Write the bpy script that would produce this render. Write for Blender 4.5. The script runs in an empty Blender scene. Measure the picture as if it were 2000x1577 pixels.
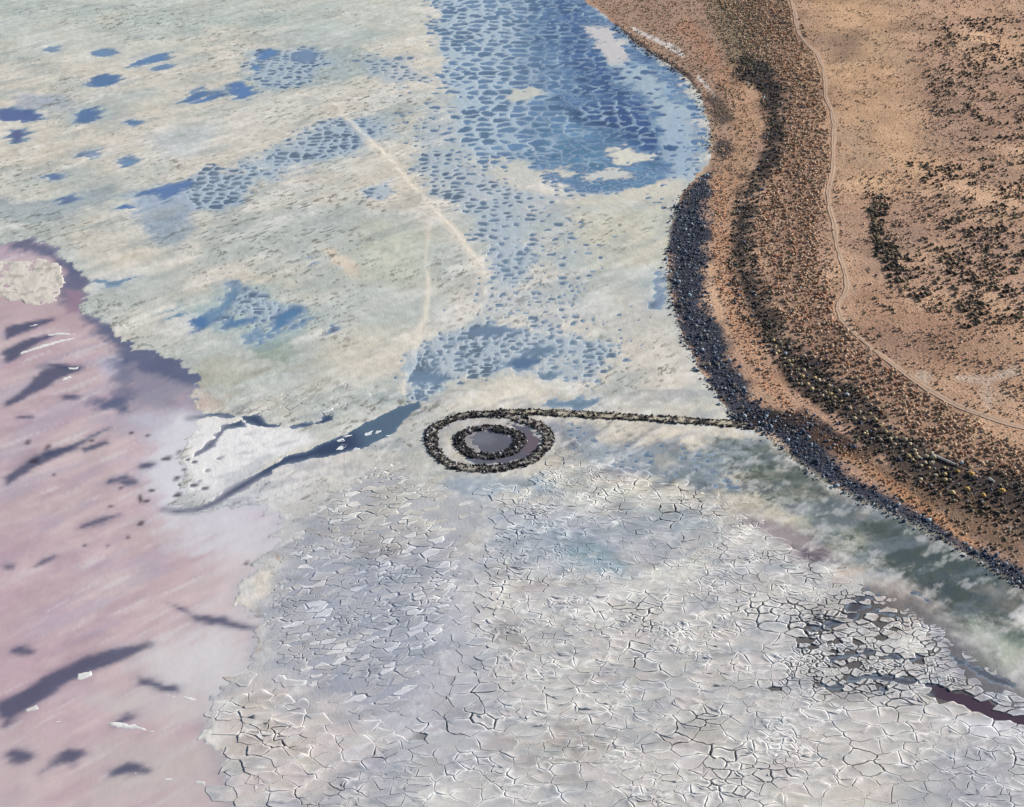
import bpy, math, random
import numpy as np
from mathutils import Vector
from mathutils.geometry import delaunay_2d_cdt

# ------------------------------------------------------------------ camera, sky, sun, exposure
SC = bpy.context.scene
COL = SC.collection
CAM_H, PITCH, FPX = 640.0, math.radians(30.0), 3162.0      # metres above the lake, tilt below the horizon, focal length for a 2000 px wide frame
SUN_EL, SUN_AZ = math.radians(24.0), math.radians(64.0)    # azimuth clockwise from +Y (away from the camera)
cam_data = bpy.data.cameras.new('camera')
cam_data.sensor_fit = 'HORIZONTAL'
cam_data.sensor_width = 36.0
cam_data.lens = FPX / 2000.0 * 36.0
cam_data.clip_start = 1.0
cam_data.clip_end = 60000.0
cam = bpy.data.objects.new('camera', cam_data)
cam.location = (0, 0, CAM_H)
cam.rotation_euler = (math.pi / 2 - PITCH, 0, 0)
COL.objects.link(cam)
SC.camera = cam

world = bpy.data.worlds.new('World')
SC.world = world
world.use_nodes = True
wn = world.node_tree
bg = wn.nodes['Background']
sky = wn.nodes.new('ShaderNodeTexSky')
sky.sky_type = 'NISHITA'
sky.sun_disc = False
sky.sun_elevation = SUN_EL
sky.sun_rotation = SUN_AZ
wn.links.new(sky.outputs['Color'], bg.inputs['Color'])
bg.inputs['Strength'].default_value = 0.07

sun_data = bpy.data.lights.new('sun', 'SUN')
sun_data.energy = 4.8
sun_data.angle = math.radians(0.53)
sun_data.color = (1.0, 0.95, 0.87)
sun = bpy.data.objects.new('sun', sun_data)
sd_ = Vector((math.sin(SUN_AZ) * math.cos(SUN_EL), math.cos(SUN_AZ) * math.cos(SUN_EL), math.sin(SUN_EL)))
sun.rotation_euler = sd_.to_track_quat('Z', 'Y').to_euler()
sun.location = sd_ * 3000
COL.objects.link(sun)

SC.view_settings.view_transform = 'Standard'
SC.view_settings.look = 'None'
SC.view_settings.gamma = 1.0
SC.view_settings.use_curve_mapping = False
SC.view_settings.exposure = 0.34

rng = np.random.default_rng(7)
random.seed(7)
KA = 0.92                                                   # display value of a lit surface -> base colour


def lin(c):
    a = np.asarray(c, float) / 255.0
    return np.where(a <= 0.04045, a / 12.92, ((a + 0.055) / 1.055) ** 2.4) * KA


# ------------------------------------------------------------------ noise and shapes (all in world metres)
def _hash(ix, iy, seed):
    h = (ix.astype(np.int64) * 374761393 + iy.astype(np.int64) * 668265263 + seed * 974711) & 0xFFFFFFFF
    h = ((h ^ (h >> 13)) * 1274126177) & 0xFFFFFFFF
    h = h ^ (h >> 16)
    return (h & 0xFFFFFF) / float(0xFFFFFF)


def vnoise(x, y, seed=0):
    ix, iy = np.floor(x), np.floor(y)
    fx, fy = x - ix, y - iy
    fx = fx * fx * fx * (fx * (fx * 6 - 15) + 10)
    fy = fy * fy * fy * (fy * (fy * 6 - 15) + 10)
    a, b = _hash(ix, iy, seed), _hash(ix + 1, iy, seed)
    c, d = _hash(ix, iy + 1, seed), _hash(ix + 1, iy + 1, seed)
    return (a + (b - a) * fx + (c - a) * fy + (a - b - c + d) * fx * fy) * 2 - 1


def fbm(x, y, octv=4, seed=0, gain=0.55):
    s, amp, tot = 0.0, 1.0, 0.0
    for o in range(octv):
        s = s + amp * vnoise(x * 2.03 ** o + 17.3 * o, y * 2.03 ** o - 9.1 * o, seed + o)
        tot += amp
        amp *= gain
    return s / tot * 1.6


def sstep(a, b, x):
    t = np.clip((x - a) / (b - a), 0, 1)
    return t * t * (3 - 2 * t)


def cells(x, y, size, seed):
    """distance to the nearest cell border (0 at the border), random value and id per cell"""
    gx, gy = x / size, y / size
    ix, iy = np.floor(gx), np.floor(gy)
    f1 = np.full(x.shape, 9.0)
    f2 = np.full(x.shape, 9.0)
    rid = np.zeros(x.shape)
    for dx in (-1, 0, 1):
        for dy in (-1, 0, 1):
            jx, jy = ix + dx, iy + dy
            px = jx + 0.5 + 0.80 * (_hash(jx, jy, seed) - 0.5)
            py = jy + 0.5 + 0.80 * (_hash(jx, jy, seed + 5) - 0.5)
            d = np.hypot(gx - px, gy - py)
            near = d < f1
            f2 = np.where(near, f1, np.minimum(f2, d))
            rid = np.where(near, _hash(jx, jy, seed + 11), rid)
            f1 = np.where(near, d, f1)
    return f2 - f1, rid


def poly_sd(px, py, poly):
    """signed distance to a polygon, negative inside"""
    d2 = np.full(px.shape, 1e18)
    inside = np.zeros(px.shape, bool)
    n = len(poly)
    for i in range(n):
        ax, ay = poly[i]
        bx, by = poly[(i + 1) % n]
        ex, ey = bx - ax, by - ay
        wx, wy = px - ax, py - ay
        t = np.clip((wx * ex + wy * ey) / (ex * ex + ey * ey + 1e-12), 0, 1)
        d2 = np.minimum(d2, (wx - ex * t) ** 2 + (wy - ey * t) ** 2)
        if ay != by:
            c = ((ay <= py) & (py < by)) | ((by <= py) & (py < ay))
            inside ^= c & (px < ax + (py - ay) / (by - ay) * ex)
    d = np.sqrt(d2)
    return np.where(inside, -d, d)


# survey of the photograph: points read off it are turned into places on the ground
def ground(pts, z=0.0):
    p = np.asarray(pts, float)
    xc, yc = (p[:, 0] - 1000) / FPX, (788.5 - p[:, 1]) / FPX
    dy = math.cos(PITCH) + yc * math.sin(PITCH)
    dz = -math.sin(PITCH) + yc * math.cos(PITCH)
    t = (z - CAM_H) / dz
    return np.stack([xc * t, dy * t], 1)


def E(cx, cy, rx, ry, rot=0, n=22):
    a = np.linspace(0, 2 * math.pi, n, endpoint=False)
    c, s = math.cos(math.radians(rot)), math.sin(math.radians(rot))
    x, y = rx * np.cos(a), ry * np.sin(a)
    return [(cx + u * c - v * s, cy + u * s + v * c) for u, v in zip(x, y)]


def L(pts, w):
    """outline of a line of given widths; a width counts half across the view's depth"""
    p = np.asarray(pts, float)
    w = np.full(len(p), float(w)) if np.isscalar(w) else np.asarray(w, float)
    t = np.gradient(p, axis=0)
    t /= np.linalg.norm(t, axis=1)[:, None] + 1e-9
    nrm = np.stack([-t[:, 1], t[:, 0]], 1)
    off = nrm * (w / 2)[:, None]
    return [tuple(q) for q in p + off] + [tuple(q) for q in (p - off)[::-1]]


SHORE_PX = [(760, -200), (900, -140), (1060, -60), (1150, 10), (1195, 45), (1240, 85), (1290, 120), (1335, 150), (1362, 185), (1378, 230), (1384, 280),
            (1380, 318), (1350, 350), (1325, 380), (1312, 410), (1303, 450), (1297, 500), (1299, 545), (1308, 600), (1324, 650),
            (1345, 700), (1374, 745), (1400, 785), (1428, 815), (1448, 836), (1495, 858), (1545, 900), (1600, 942), (1680, 985),
            (1760, 1020), (1830, 1055), (1900, 1100), (1970, 1142), (2080, 1205), (2300, 1340)]
SHORE = ground(SHORE_PX)
LAND = [tuple(p) for p in SHORE] + [(3000, 500), (9000, 400), (12000, 30000), (900, 30000), (300, 8000)]


def land_d(x, y):
    return -poly_sd(x, y, LAND)


def hill_z(x, y, d=None):
    if d is None:
        d = land_d(x, y)
    ramp = np.where(d < 0, 0.10 * d, np.where(d < 70, 0.055 * d, 3.85 + 0.075 * (d - 70)))
    ramp = np.where(d > 900, 66 + 0.02 * (d - 900), ramp)
    und = 3.2 * vnoise(x / 130.0, y / 130.0, 41) + 1.1 * vnoise(x / 47.0, y / 47.0, 42)
    return np.maximum(ramp, -2.5) + und * sstep(25, 260, d)


def on_hill(pts):
    p = np.asarray(pts, float)
    g = ground(p)
    z = np.zeros(len(p))
    for _ in range(12):
        z = 0.5 * z + 0.5 * np.maximum(hill_z(g[:, 0], g[:, 1]), 0)
        xc, yc = (p[:, 0] - 1000) / FPX, (788.5 - p[:, 1]) / FPX
        dy = math.cos(PITCH) + yc * math.sin(PITCH)
        dz = -math.sin(PITCH) + yc * math.cos(PITCH)
        t = (z - CAM_H) / dz
        g = np.stack([xc * t, dy * t], 1)
    return g


class Field:
    """points of a surface with the noises that roughen everything laid on them"""
    def __init__(s, x, y, place=ground):
        s.x, s.y, s.place = x, y, place
        s.n1 = fbm(x / 5.0, y / 5.0, 3, 1)
        s.n2 = fbm(x / 26.0, y / 26.0, 4, 2)
        s.n3 = fbm(x / 120.0, y / 120.0, 4, 3)
        u, v = (x + y) * 0.7071, (x - y) * 0.7071
        s.st = fbm(u / 42.0, v / 7.0, 4, 4)
        s.sl = fbm(u / 130.0, v / 26.0, 4, 8)
        s.col = np.zeros((len(x), 3))

    def w(s, poly, soft=2.0, rough=4.0, streak=0.0):
        wp = s.place(poly)
        pad = soft + 2.2 * (rough + streak) + 1
        lo, hi = wp.min(0) - pad, wp.max(0) + pad
        i = np.nonzero((s.x > lo[0]) & (s.x < hi[0]) & (s.y > lo[1]) & (s.y < hi[1]))[0]
        if len(i) == 0:
            return i, np.zeros(0)
        d = poly_sd(s.x[i], s.y[i], [tuple(q) for q in wp])
        d = d + rough * (0.75 * s.n2[i] + 0.35 * s.n1[i]) + streak * s.st[i]
        return i, sstep(-soft, soft, -d)

    def paint(s, poly, c, a=1.0, soft=4.0, rough=5.0, streak=0.0):
        i, w = s.w(poly, soft, rough, streak)
        w = (w * a)[:, None]
        s.col[i] = s.col[i] * (1 - w) + lin(c) * w


# ------------------------------------------------------------------ materials
def nodes_of(name):
    m = bpy.data.materials.new(name)
    m.use_nodes = True
    nt = m.node_tree
    return m, nt, nt.nodes['Principled BSDF']


def surf_mat(name, rough=0.9, spec=0.2, noise=((0.5, 0.2),), bump=0.0, bump_scale=0.6, attr='Col', base=None, stretch=(1, 1, 1), rot=0.0, bump_dist=0.3):
    """base colour from the surface's own colour attribute (or one colour), varied by fine noise, with fine relief"""
    m, nt, b = nodes_of(name)
    N, K = nt.nodes.new, nt.links.new
    if base is None:
        a = N('ShaderNodeAttribute')
        a.attribute_name = attr
        colr = a.outputs['Color']
    else:
        a = N('ShaderNodeRGB')
        a.outputs[0].default_value = (*[float(v) for v in base], 1)
        colr = a.outputs[0]
    tc = N('ShaderNodeNewGeometry')
    mp = N('ShaderNodeMapping')
    mp.inputs['Rotation'].default_value = (0, 0, rot)
    mp.inputs['Scale'].default_value = stretch
    K(tc.outputs['Position'], mp.inputs['Vector'])
    for sc, amt in noise:
        t = N('ShaderNodeTexNoise')
        t.inputs['Scale'].default_value = sc
        t.inputs['Detail'].default_value = 5
        t.inputs['Roughness'].default_value = 0.62
        K(mp.outputs['Vector'], t.inputs['Vector'])
        r = N('ShaderNodeMapRange')
        r.inputs['From Min'].default_value = 0.28
        r.inputs['From Max'].default_value = 0.72
        r.inputs['To Min'].default_value = 1 - amt
        r.inputs['To Max'].default_value = 1 + amt
        K(t.outputs['Fac'], r.inputs['Value'])
        x = N('ShaderNodeVectorMath')
        x.operation = 'SCALE'
        K(colr, x.inputs[0])
        K(r.outputs['Result'], x.inputs['Scale'])
        colr = x.outputs['Vector']
    K(colr, b.inputs['Base Color'])
    b.inputs['Roughness'].default_value = rough
    b.inputs['Specular IOR Level'].default_value = spec
    if bump:
        t = N('ShaderNodeTexNoise')
        t.inputs['Scale'].default_value = bump_scale
        t.inputs['Detail'].default_value = 6
        K(mp.outputs['Vector'], t.inputs['Vector'])
        bp = N('ShaderNodeBump')
        bp.inputs['Strength'].default_value = bump
        bp.inputs['Distance'].default_value = bump_dist
        K(t.outputs['Fac'], bp.inputs['Height'])
        K(bp.outputs['Normal'], b.inputs['Normal'])
    return m


M_BED = surf_mat('salt_crust', 0.88, 0.2, ((0.16, 0.05), (0.75, 0.07)), 0.6, 0.5, stretch=(1, 0.45, 1), rot=math.radians(45), bump_dist=0.25)
M_PLATE = surf_mat('salt_plate', 0.8, 0.25, ((0.35, 0.07), (1.6, 0.06)), 0.5, 0.9, bump_dist=0.2)
M_WATER = surf_mat('brine', 0.16, 0.35, ((0.05, 0.06), (0.4, 0.03)), stretch=(1, 0.35, 1), rot=math.radians(45))
M_HILL = surf_mat('dry_hillside', 0.95, 0.1, ((0.06, 0.08), (0.35, 0.16), (1.1, 0.22)), 1.0, 0.5, bump_dist=0.9)
M_ROAD = surf_mat('packed_dirt', 0.95, 0.1, ((0.3, 0.10), (1.4, 0.08)), 0.4, 0.8)
M_ROCK = surf_mat('basalt', 0.75, 0.35, ((2.0, 0.25),), 0.4, 2.5)
M_SHRUB = surf_mat('shrub_leaves', 0.9, 0.1, ((1.2, 0.18),))
M_POLE = surf_mat('weathered_timber', 0.8, 0.2, ((0.8, 0.12),), base=lin((232, 226, 215)))


# ------------------------------------------------------------------ mesh helpers
def mesh_from(name, verts, faces_flat, sizes, cols=None, mat=None, smooth=True):
    me = bpy.data.meshes.new(name)
    verts = np.asarray(verts, np.float32)
    faces_flat = np.asarray(faces_flat, np.int32)
    sizes = np.asarray(sizes, np.int32)
    me.vertices.add(len(verts))
    me.vertices.foreach_set('co', verts.ravel())
    me.loops.add(len(faces_flat))
    me.loops.foreach_set('vertex_index', faces_flat)
    me.polygons.add(len(sizes))
    st = np.zeros(len(sizes), np.int32)
    st[1:] = np.cumsum(sizes)[:-1]
    me.polygons.foreach_set('loop_start', st)
    if smooth:
        me.polygons.foreach_set('use_smooth', np.ones(len(sizes), bool))
    if cols is not None:
        ca = me.color_attributes.new('Col', 'FLOAT_COLOR', 'POINT')
        c4 = np.ones((len(verts), 4), np.float32)
        c4[:, :3] = np.clip(cols, 0.003, 0.9)
        ca.data.foreach_set('color', c4.ravel())
    if mat:
        me.materials.append(mat)
    me.update(calc_edges=True)
    me.validate()
    return me


def link(name, me, parent=None, **props):
    o = bpy.data.objects.new(name, me)
    COL.objects.link(o)
    if parent is not None:
        o.parent = parent
    for k, v in props.items():
        o[k] = v
    return o


def grid_mesh(name, nx, ny, z, cols, keep_vert_drop, mat):
    """nx x ny grid of quads; quads whose corners are all flagged are left out"""
    idx = np.arange(nx * ny).reshape(ny, nx)
    q = np.stack([idx[:-1, :-1], idx[:-1, 1:], idx[1:, 1:], idx[1:, :-1]], -1).reshape(-1, 4)
    q = q[~keep_vert_drop[q].all(1)]
    used = np.zeros(nx * ny, bool)
    used[q.ravel()] = True
    remap = np.cumsum(used) - 1
    return mesh_from(name, z[used], remap[q].ravel(), np.full(len(q), 4), cols[used], mat)


def fan(n_across, n_deep, lo=-150, hi=2150, top=-90, bottom=1680):
    """a ground grid that is finer near the viewer's side of the lake and runs out to the horizon"""
    u = (np.linspace(lo, hi, n_across) - 1000) / FPX
    far = np.array([0.25, 0.6, 1.4, 3.0, 7.0])
    u = np.concatenate([u[0] - far[::-1], u, u[-1] + far])
    k = np.linspace(0, 1, n_deep)
    py = np.interp(k, [0, 0.50, 1], [bottom, 480, top])     # rows close up with distance, where they are seen at a slant
    y = ground(np.stack([py * 0, py], 1))[:, 1]
    y = np.concatenate([[-330, -150, 120, 380, 500], y, y[-1] + np.array([250, 700, 1800, 5000, 14000, 26000])])
    U, Y = np.meshgrid(u, y)
    X = U * (Y * math.cos(PITCH) + CAM_H * math.sin(PITCH))
    return X.ravel(), Y.ravel(), len(u), len(y)


# ------------------------------------------------------------------ the lake: salt bed, brine, salt plates
def LN(pts, w):
    return L(pts, np.asarray(w) * 0.7)


PINK = [(-400, 500), (0, 480), (28, 470), (60, 462), (110, 486), (136, 512), (168, 548), (164, 575), (158, 600), (168, 618), (205, 632), (228, 660),
        (262, 684), (300, 690), (340, 706), (365, 728), (376, 760), (384, 790), (372, 830), (360, 870), (345, 905), (352, 950), (330, 985), (380, 1005),
        (440, 990), (500, 985), (545, 1015), (520, 1065), (500, 1120), (470, 1150), (480, 1200), (500, 1228), (485, 1290), (430, 1330),
        (412, 1390), (405, 1440), (425, 1500), (440, 1560), (440, 1720), (-400, 1720)]
BAY = [(846, -60), (1160, -60), (1210, 40), (1290, 115), (1340, 148), (1372, 200), (1390, 280), (1384, 330), (1340, 356), (1300, 375), (1262, 388),
       (1200, 392), (1140, 385), (1080, 372), (1010, 345), (960, 330), (905, 300), (868, 262), (880, 215), (858, 170), (850, 110)]
RIVER = [L([(820, 790), (790, 806), (750, 832), (700, 858), (650, 874), (620, 884)], [10, 26, 46, 42, 30, 20]),
         L([(640, 876), (600, 889), (562, 896), (530, 915), (492, 938), (455, 960), (420, 982), (385, 996), (345, 999), (318, 996)],
           [20, 15, 15, 16, 14, 14, 12, 10, 7, 3]),
         L([(475, 826), (440, 835), (422, 858), (413, 868), (390, 884), (365, 902)], [16, 6, 7, 14, 9, 3]),
         L([(370, 818), (420, 810), (470, 815), (500, 820), (520, 832), (570, 833), (620, 828), (650, 815)], [3, 4, 5, 22, 10, 5, 6, 14])]
DARK_STREAK = [L([(10, 650), (60, 636), (102, 624)], [26, 17, 5]), L([(10, 698), (60, 668), (100, 655)], [26, 18, 4]),
               L([(10, 790), (40, 775), (90, 738), (130, 722), (155, 718)], [10, 16, 34, 16, 4]), L([(75, 716), (110, 714), (150, 720)], [3, 9, 4]),
               L([(10, 942), (60, 908), (100, 890), (150, 872)], [16, 18, 20, 4]), L([(90, 890), (150, 868), (215, 834)], [8, 7, 4]),
               L([(165, 880), (210, 862)], 6), L([(160, 1028), (205, 1014), (238, 1004)], [4, 12, 4]), E(285, 910, 16, 6, -10), L([(212, 940), (248, 930)], 6),
               L([(60, 1113), (85, 1098), (105, 1088)], [2, 8, 2]), L([(0, 1395), (40, 1375), (110, 1328), (170, 1300), (230, 1280), (290, 1258), (300, 1254)], [46, 40, 34, 26, 20, 12, 3]),
               L([(328, 1179), (360, 1192), (385, 1206), (430, 1214), (470, 1224), (510, 1230)], [2, 4, 10, 16, 8, 3]),
               E(40, 1475, 28, 14), L([(75, 1512), (105, 1492), (140, 1476), (168, 1466)], [3, 18, 34, 12]), L([(215, 1510), (250, 1500), (290, 1505)], [6, 22, 6]),
               L([(225, 1412), (250, 1402), (268, 1394)], [5, 14, 4]), E(45, 1272, 24, 8), L([(270, 1330), (310, 1340), (350, 1352)], [12, 14, 4]),
               E(255, 942, 16, 5, -8), E(50, 815, 22, 5), E(140, 776, 18, 5), E(20, 1110, 12, 6)]
EDGE_DARK = [[(146, 500), (172, 548), (166, 575), (160, 612), (176, 622), (150, 600), (120, 592), (122, 560), (128, 530), (118, 505)],
             L([(176, 622), (215, 650), (245, 682), (290, 706), (340, 724), (380, 740)], [8, 34, 44, 48, 44, 24]),
             [(60, 465), (110, 488), (140, 515), (140, 535), (100, 512), (60, 492), (20, 490), (20, 470)],
             L([(230, 700), (240, 745), (235, 790), (225, 805)], [34, 50, 44, 16]), L([(180, 780), (225, 795), (250, 800)], [8, 18, 8])]
ISLAND = [[(-60, 520), (40, 512), (90, 500), (124, 522), (118, 560), (104, 592), (70, 596), (44, 588), (-60, 575)],
          L([(90, 655), (120, 652), (148, 653)], [6, 7, 6]), L([(42, 690), (85, 676), (120, 666), (147, 660)], [3, 9, 8, 5]),
          L([(132, 720), (155, 719)], 6), L([(122, 742), (138, 736)], 4), L([(56, 637), (76, 634)], 4), L([(154, 1322), (178, 1316)], 9), L([(48, 1390), (72, 1382)], 9),
          L([(144, 1482), (158, 1478)], 6), L([(95, 1412), (150, 1406), (200, 1412), (260, 1420), (310, 1432)], [3, 6, 5, 16, 6]),
          L([(300, 1352), (350, 1362), (410, 1370), (450, 1372)], [8, 10, 8, 6]), L([(260, 1510), (320, 1522), (400, 1530)], [5, 8, 6])]
POOLS = [(E(205, 160, 32, 13, -8), (94, 126, 170)), (E(203, 105, 21, 7), (120, 150, 185)), (E(292, 118, 43, 9, -14), (106, 140, 184)),
         (E(317, 131, 20, 6, -8), (120, 148, 180)), (E(36, 226, 50, 14), (96, 112, 160)), (E(172, 225, 23, 13, -10), (96, 124, 166)), (E(262, 240, 14, 5), (100, 128, 168)),
         (L([(358, 200), (385, 190), (402, 178)], [4, 22, 8]), (94, 126, 170)), (L([(385, 200), (410, 192), (428, 182)], [3, 9, 3]), (98, 132, 185)),
         (E(473, 177, 23, 16), (98, 132, 182)), (E(36, 265, 14, 11), (100, 108, 150)), (E(96, 95, 13, 6), (140, 160, 185)), (E(180, 302, 16, 5, -12), (140, 155, 180)),
         (E(103, 346, 17, 5), (105, 128, 172)), (E(135, 388, 18, 6, -8), (112, 130, 165)), (E(252, 405, 24, 8), (98, 128, 180)),
         ([(262, 384), (300, 366), (352, 358), (380, 352), (360, 372), (345, 384), (320, 392), (300, 378)], (102, 130, 178)), (E(250, 318, 16, 7), (120, 150, 185)),
         (E(520, 108, 22, 7, -20), (100, 140, 190)), (E(500, 135, 9, 8), (110, 145, 190)), (E(595, 110, 22, 12), (125, 150, 180)),
         (E(388, 630, 22, 13, -10), (88, 126, 172)), (E(352, 615, 14, 6), (118, 150, 175)), (L([(405, 622), (440, 600), (462, 560)], [16, 18, 12]), (118, 150, 178)),
         (L([(436, 634), (470, 628), (500, 625)], [12, 18, 8]), (98, 134, 172)), (L([(505, 668), (535, 640), (566, 618), (590, 604)], [8, 26, 24, 6]), (92, 134, 172)),
         (L([(570, 640), (590, 628), (612, 620)], [4, 10, 3]), (98, 132, 168)), (E(495, 655, 28, 12, -20), (120, 150, 176)),
         (E(651, 643, 8, 5), (112, 118, 140)), (E(1022, 712, 36, 13, -4), (95, 120, 152)), (E(1118, 790, 44, 11), (118, 142, 160)), (E(832, 742, 34, 11), (118, 142, 165)),
         (E(960, 648, 40, 9, -5), (120, 142, 165)), (E(1060, 686, 36, 6, -8), (115, 138, 160)), (E(1085, 740, 34, 5, 14), (118, 140, 158)),
         (L([(1288, 535), (1284, 575), (1292, 600)], [10, 12, 8]), (150, 165, 185)), (L([(190, 551), (230, 553), (262, 546)], [5, 3, 2]), (120, 150, 172)), (L([(610, 512), (612, 514)], 8), (120, 125, 135))]
BLOTS = [(275, 1023, 6, 3), (165, 1067, 5, 2.5), (210, 1068, 5, 2.5), (93, 874, 7, 3), (55, 864, 6, 3), (180, 860, 5, 3), (257, 846, 5, 2.5), (290, 850, 6, 2.5), (326, 896, 12, 4),
         (350, 884, 7, 3), (380, 903, 7, 3), (366, 898, 5, 2), (345, 935, 7, 3), (362, 930, 5, 2), (378, 948, 7, 3), (347, 967, 8, 3), (296, 959, 6, 3), (400, 955, 7, 3),
         (274, 975, 4, 8), (285, 980, 8, 3), (236, 955, 4, 2), (217, 988, 5, 2), (106, 927, 3, 2), (250, 1049, 3, 2), (68, 901, 10, 4), (482, 1100, 6, 3),
         (405, 920, 4, 2), (430, 895, 8, 2), (360, 918, 4, 2), (390, 940, 4, 2)]
LR_DARK = [LN([(1815, 1175), (1790, 1160), (1742, 1156), (1700, 1166), (1684, 1162), (1672, 1180), (1660, 1186)], [8, 10, 9, 10, 6, 9, 4]),
           LN([(1700, 1140), (1690, 1160), (1680, 1178), (1660, 1200), (1655, 1210)], [4, 8, 12, 10, 5]),
           LN([(1700, 1185), (1680, 1188), (1668, 1192)], [5, 10, 4]), LN([(1795, 1206), (1750, 1204), (1710, 1194), (1690, 1198), (1650, 1208), (1610, 1224), (1575, 1230)], [4, 8, 10, 5, 10, 7, 8]),
           LN([(1578, 1230), (1572, 1256), (1582, 1272)], [10, 10, 4]), LN([(1615, 1290), (1650, 1282), (1690, 1276), (1708, 1270)], [5, 9, 14, 10]),
           LN([(1715, 1272), (1760, 1290), (1800, 1282)], [8, 10, 5]), LN([(1660, 1326), (1700, 1322), (1750, 1330), (1800, 1336)], [8, 10, 14, 18]),
           LN([(1780, 1334), (1830, 1350), (1880, 1368), (1930, 1388), (2000, 1408), (2080, 1425)], [8, 22, 26, 28, 26, 24]), LN([(1600, 1336), (1625, 1344), (1650, 1342)], [4, 14, 6]),
           LN([(1720, 1345), (1745, 1365), (1755, 1382)], [3, 8, 4]), LN([(1820, 1260), (1870, 1290), (1930, 1320), (1980, 1340)], [4, 8, 12, 10])]
SPIN_C, = ground([(952, 863)])

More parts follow.
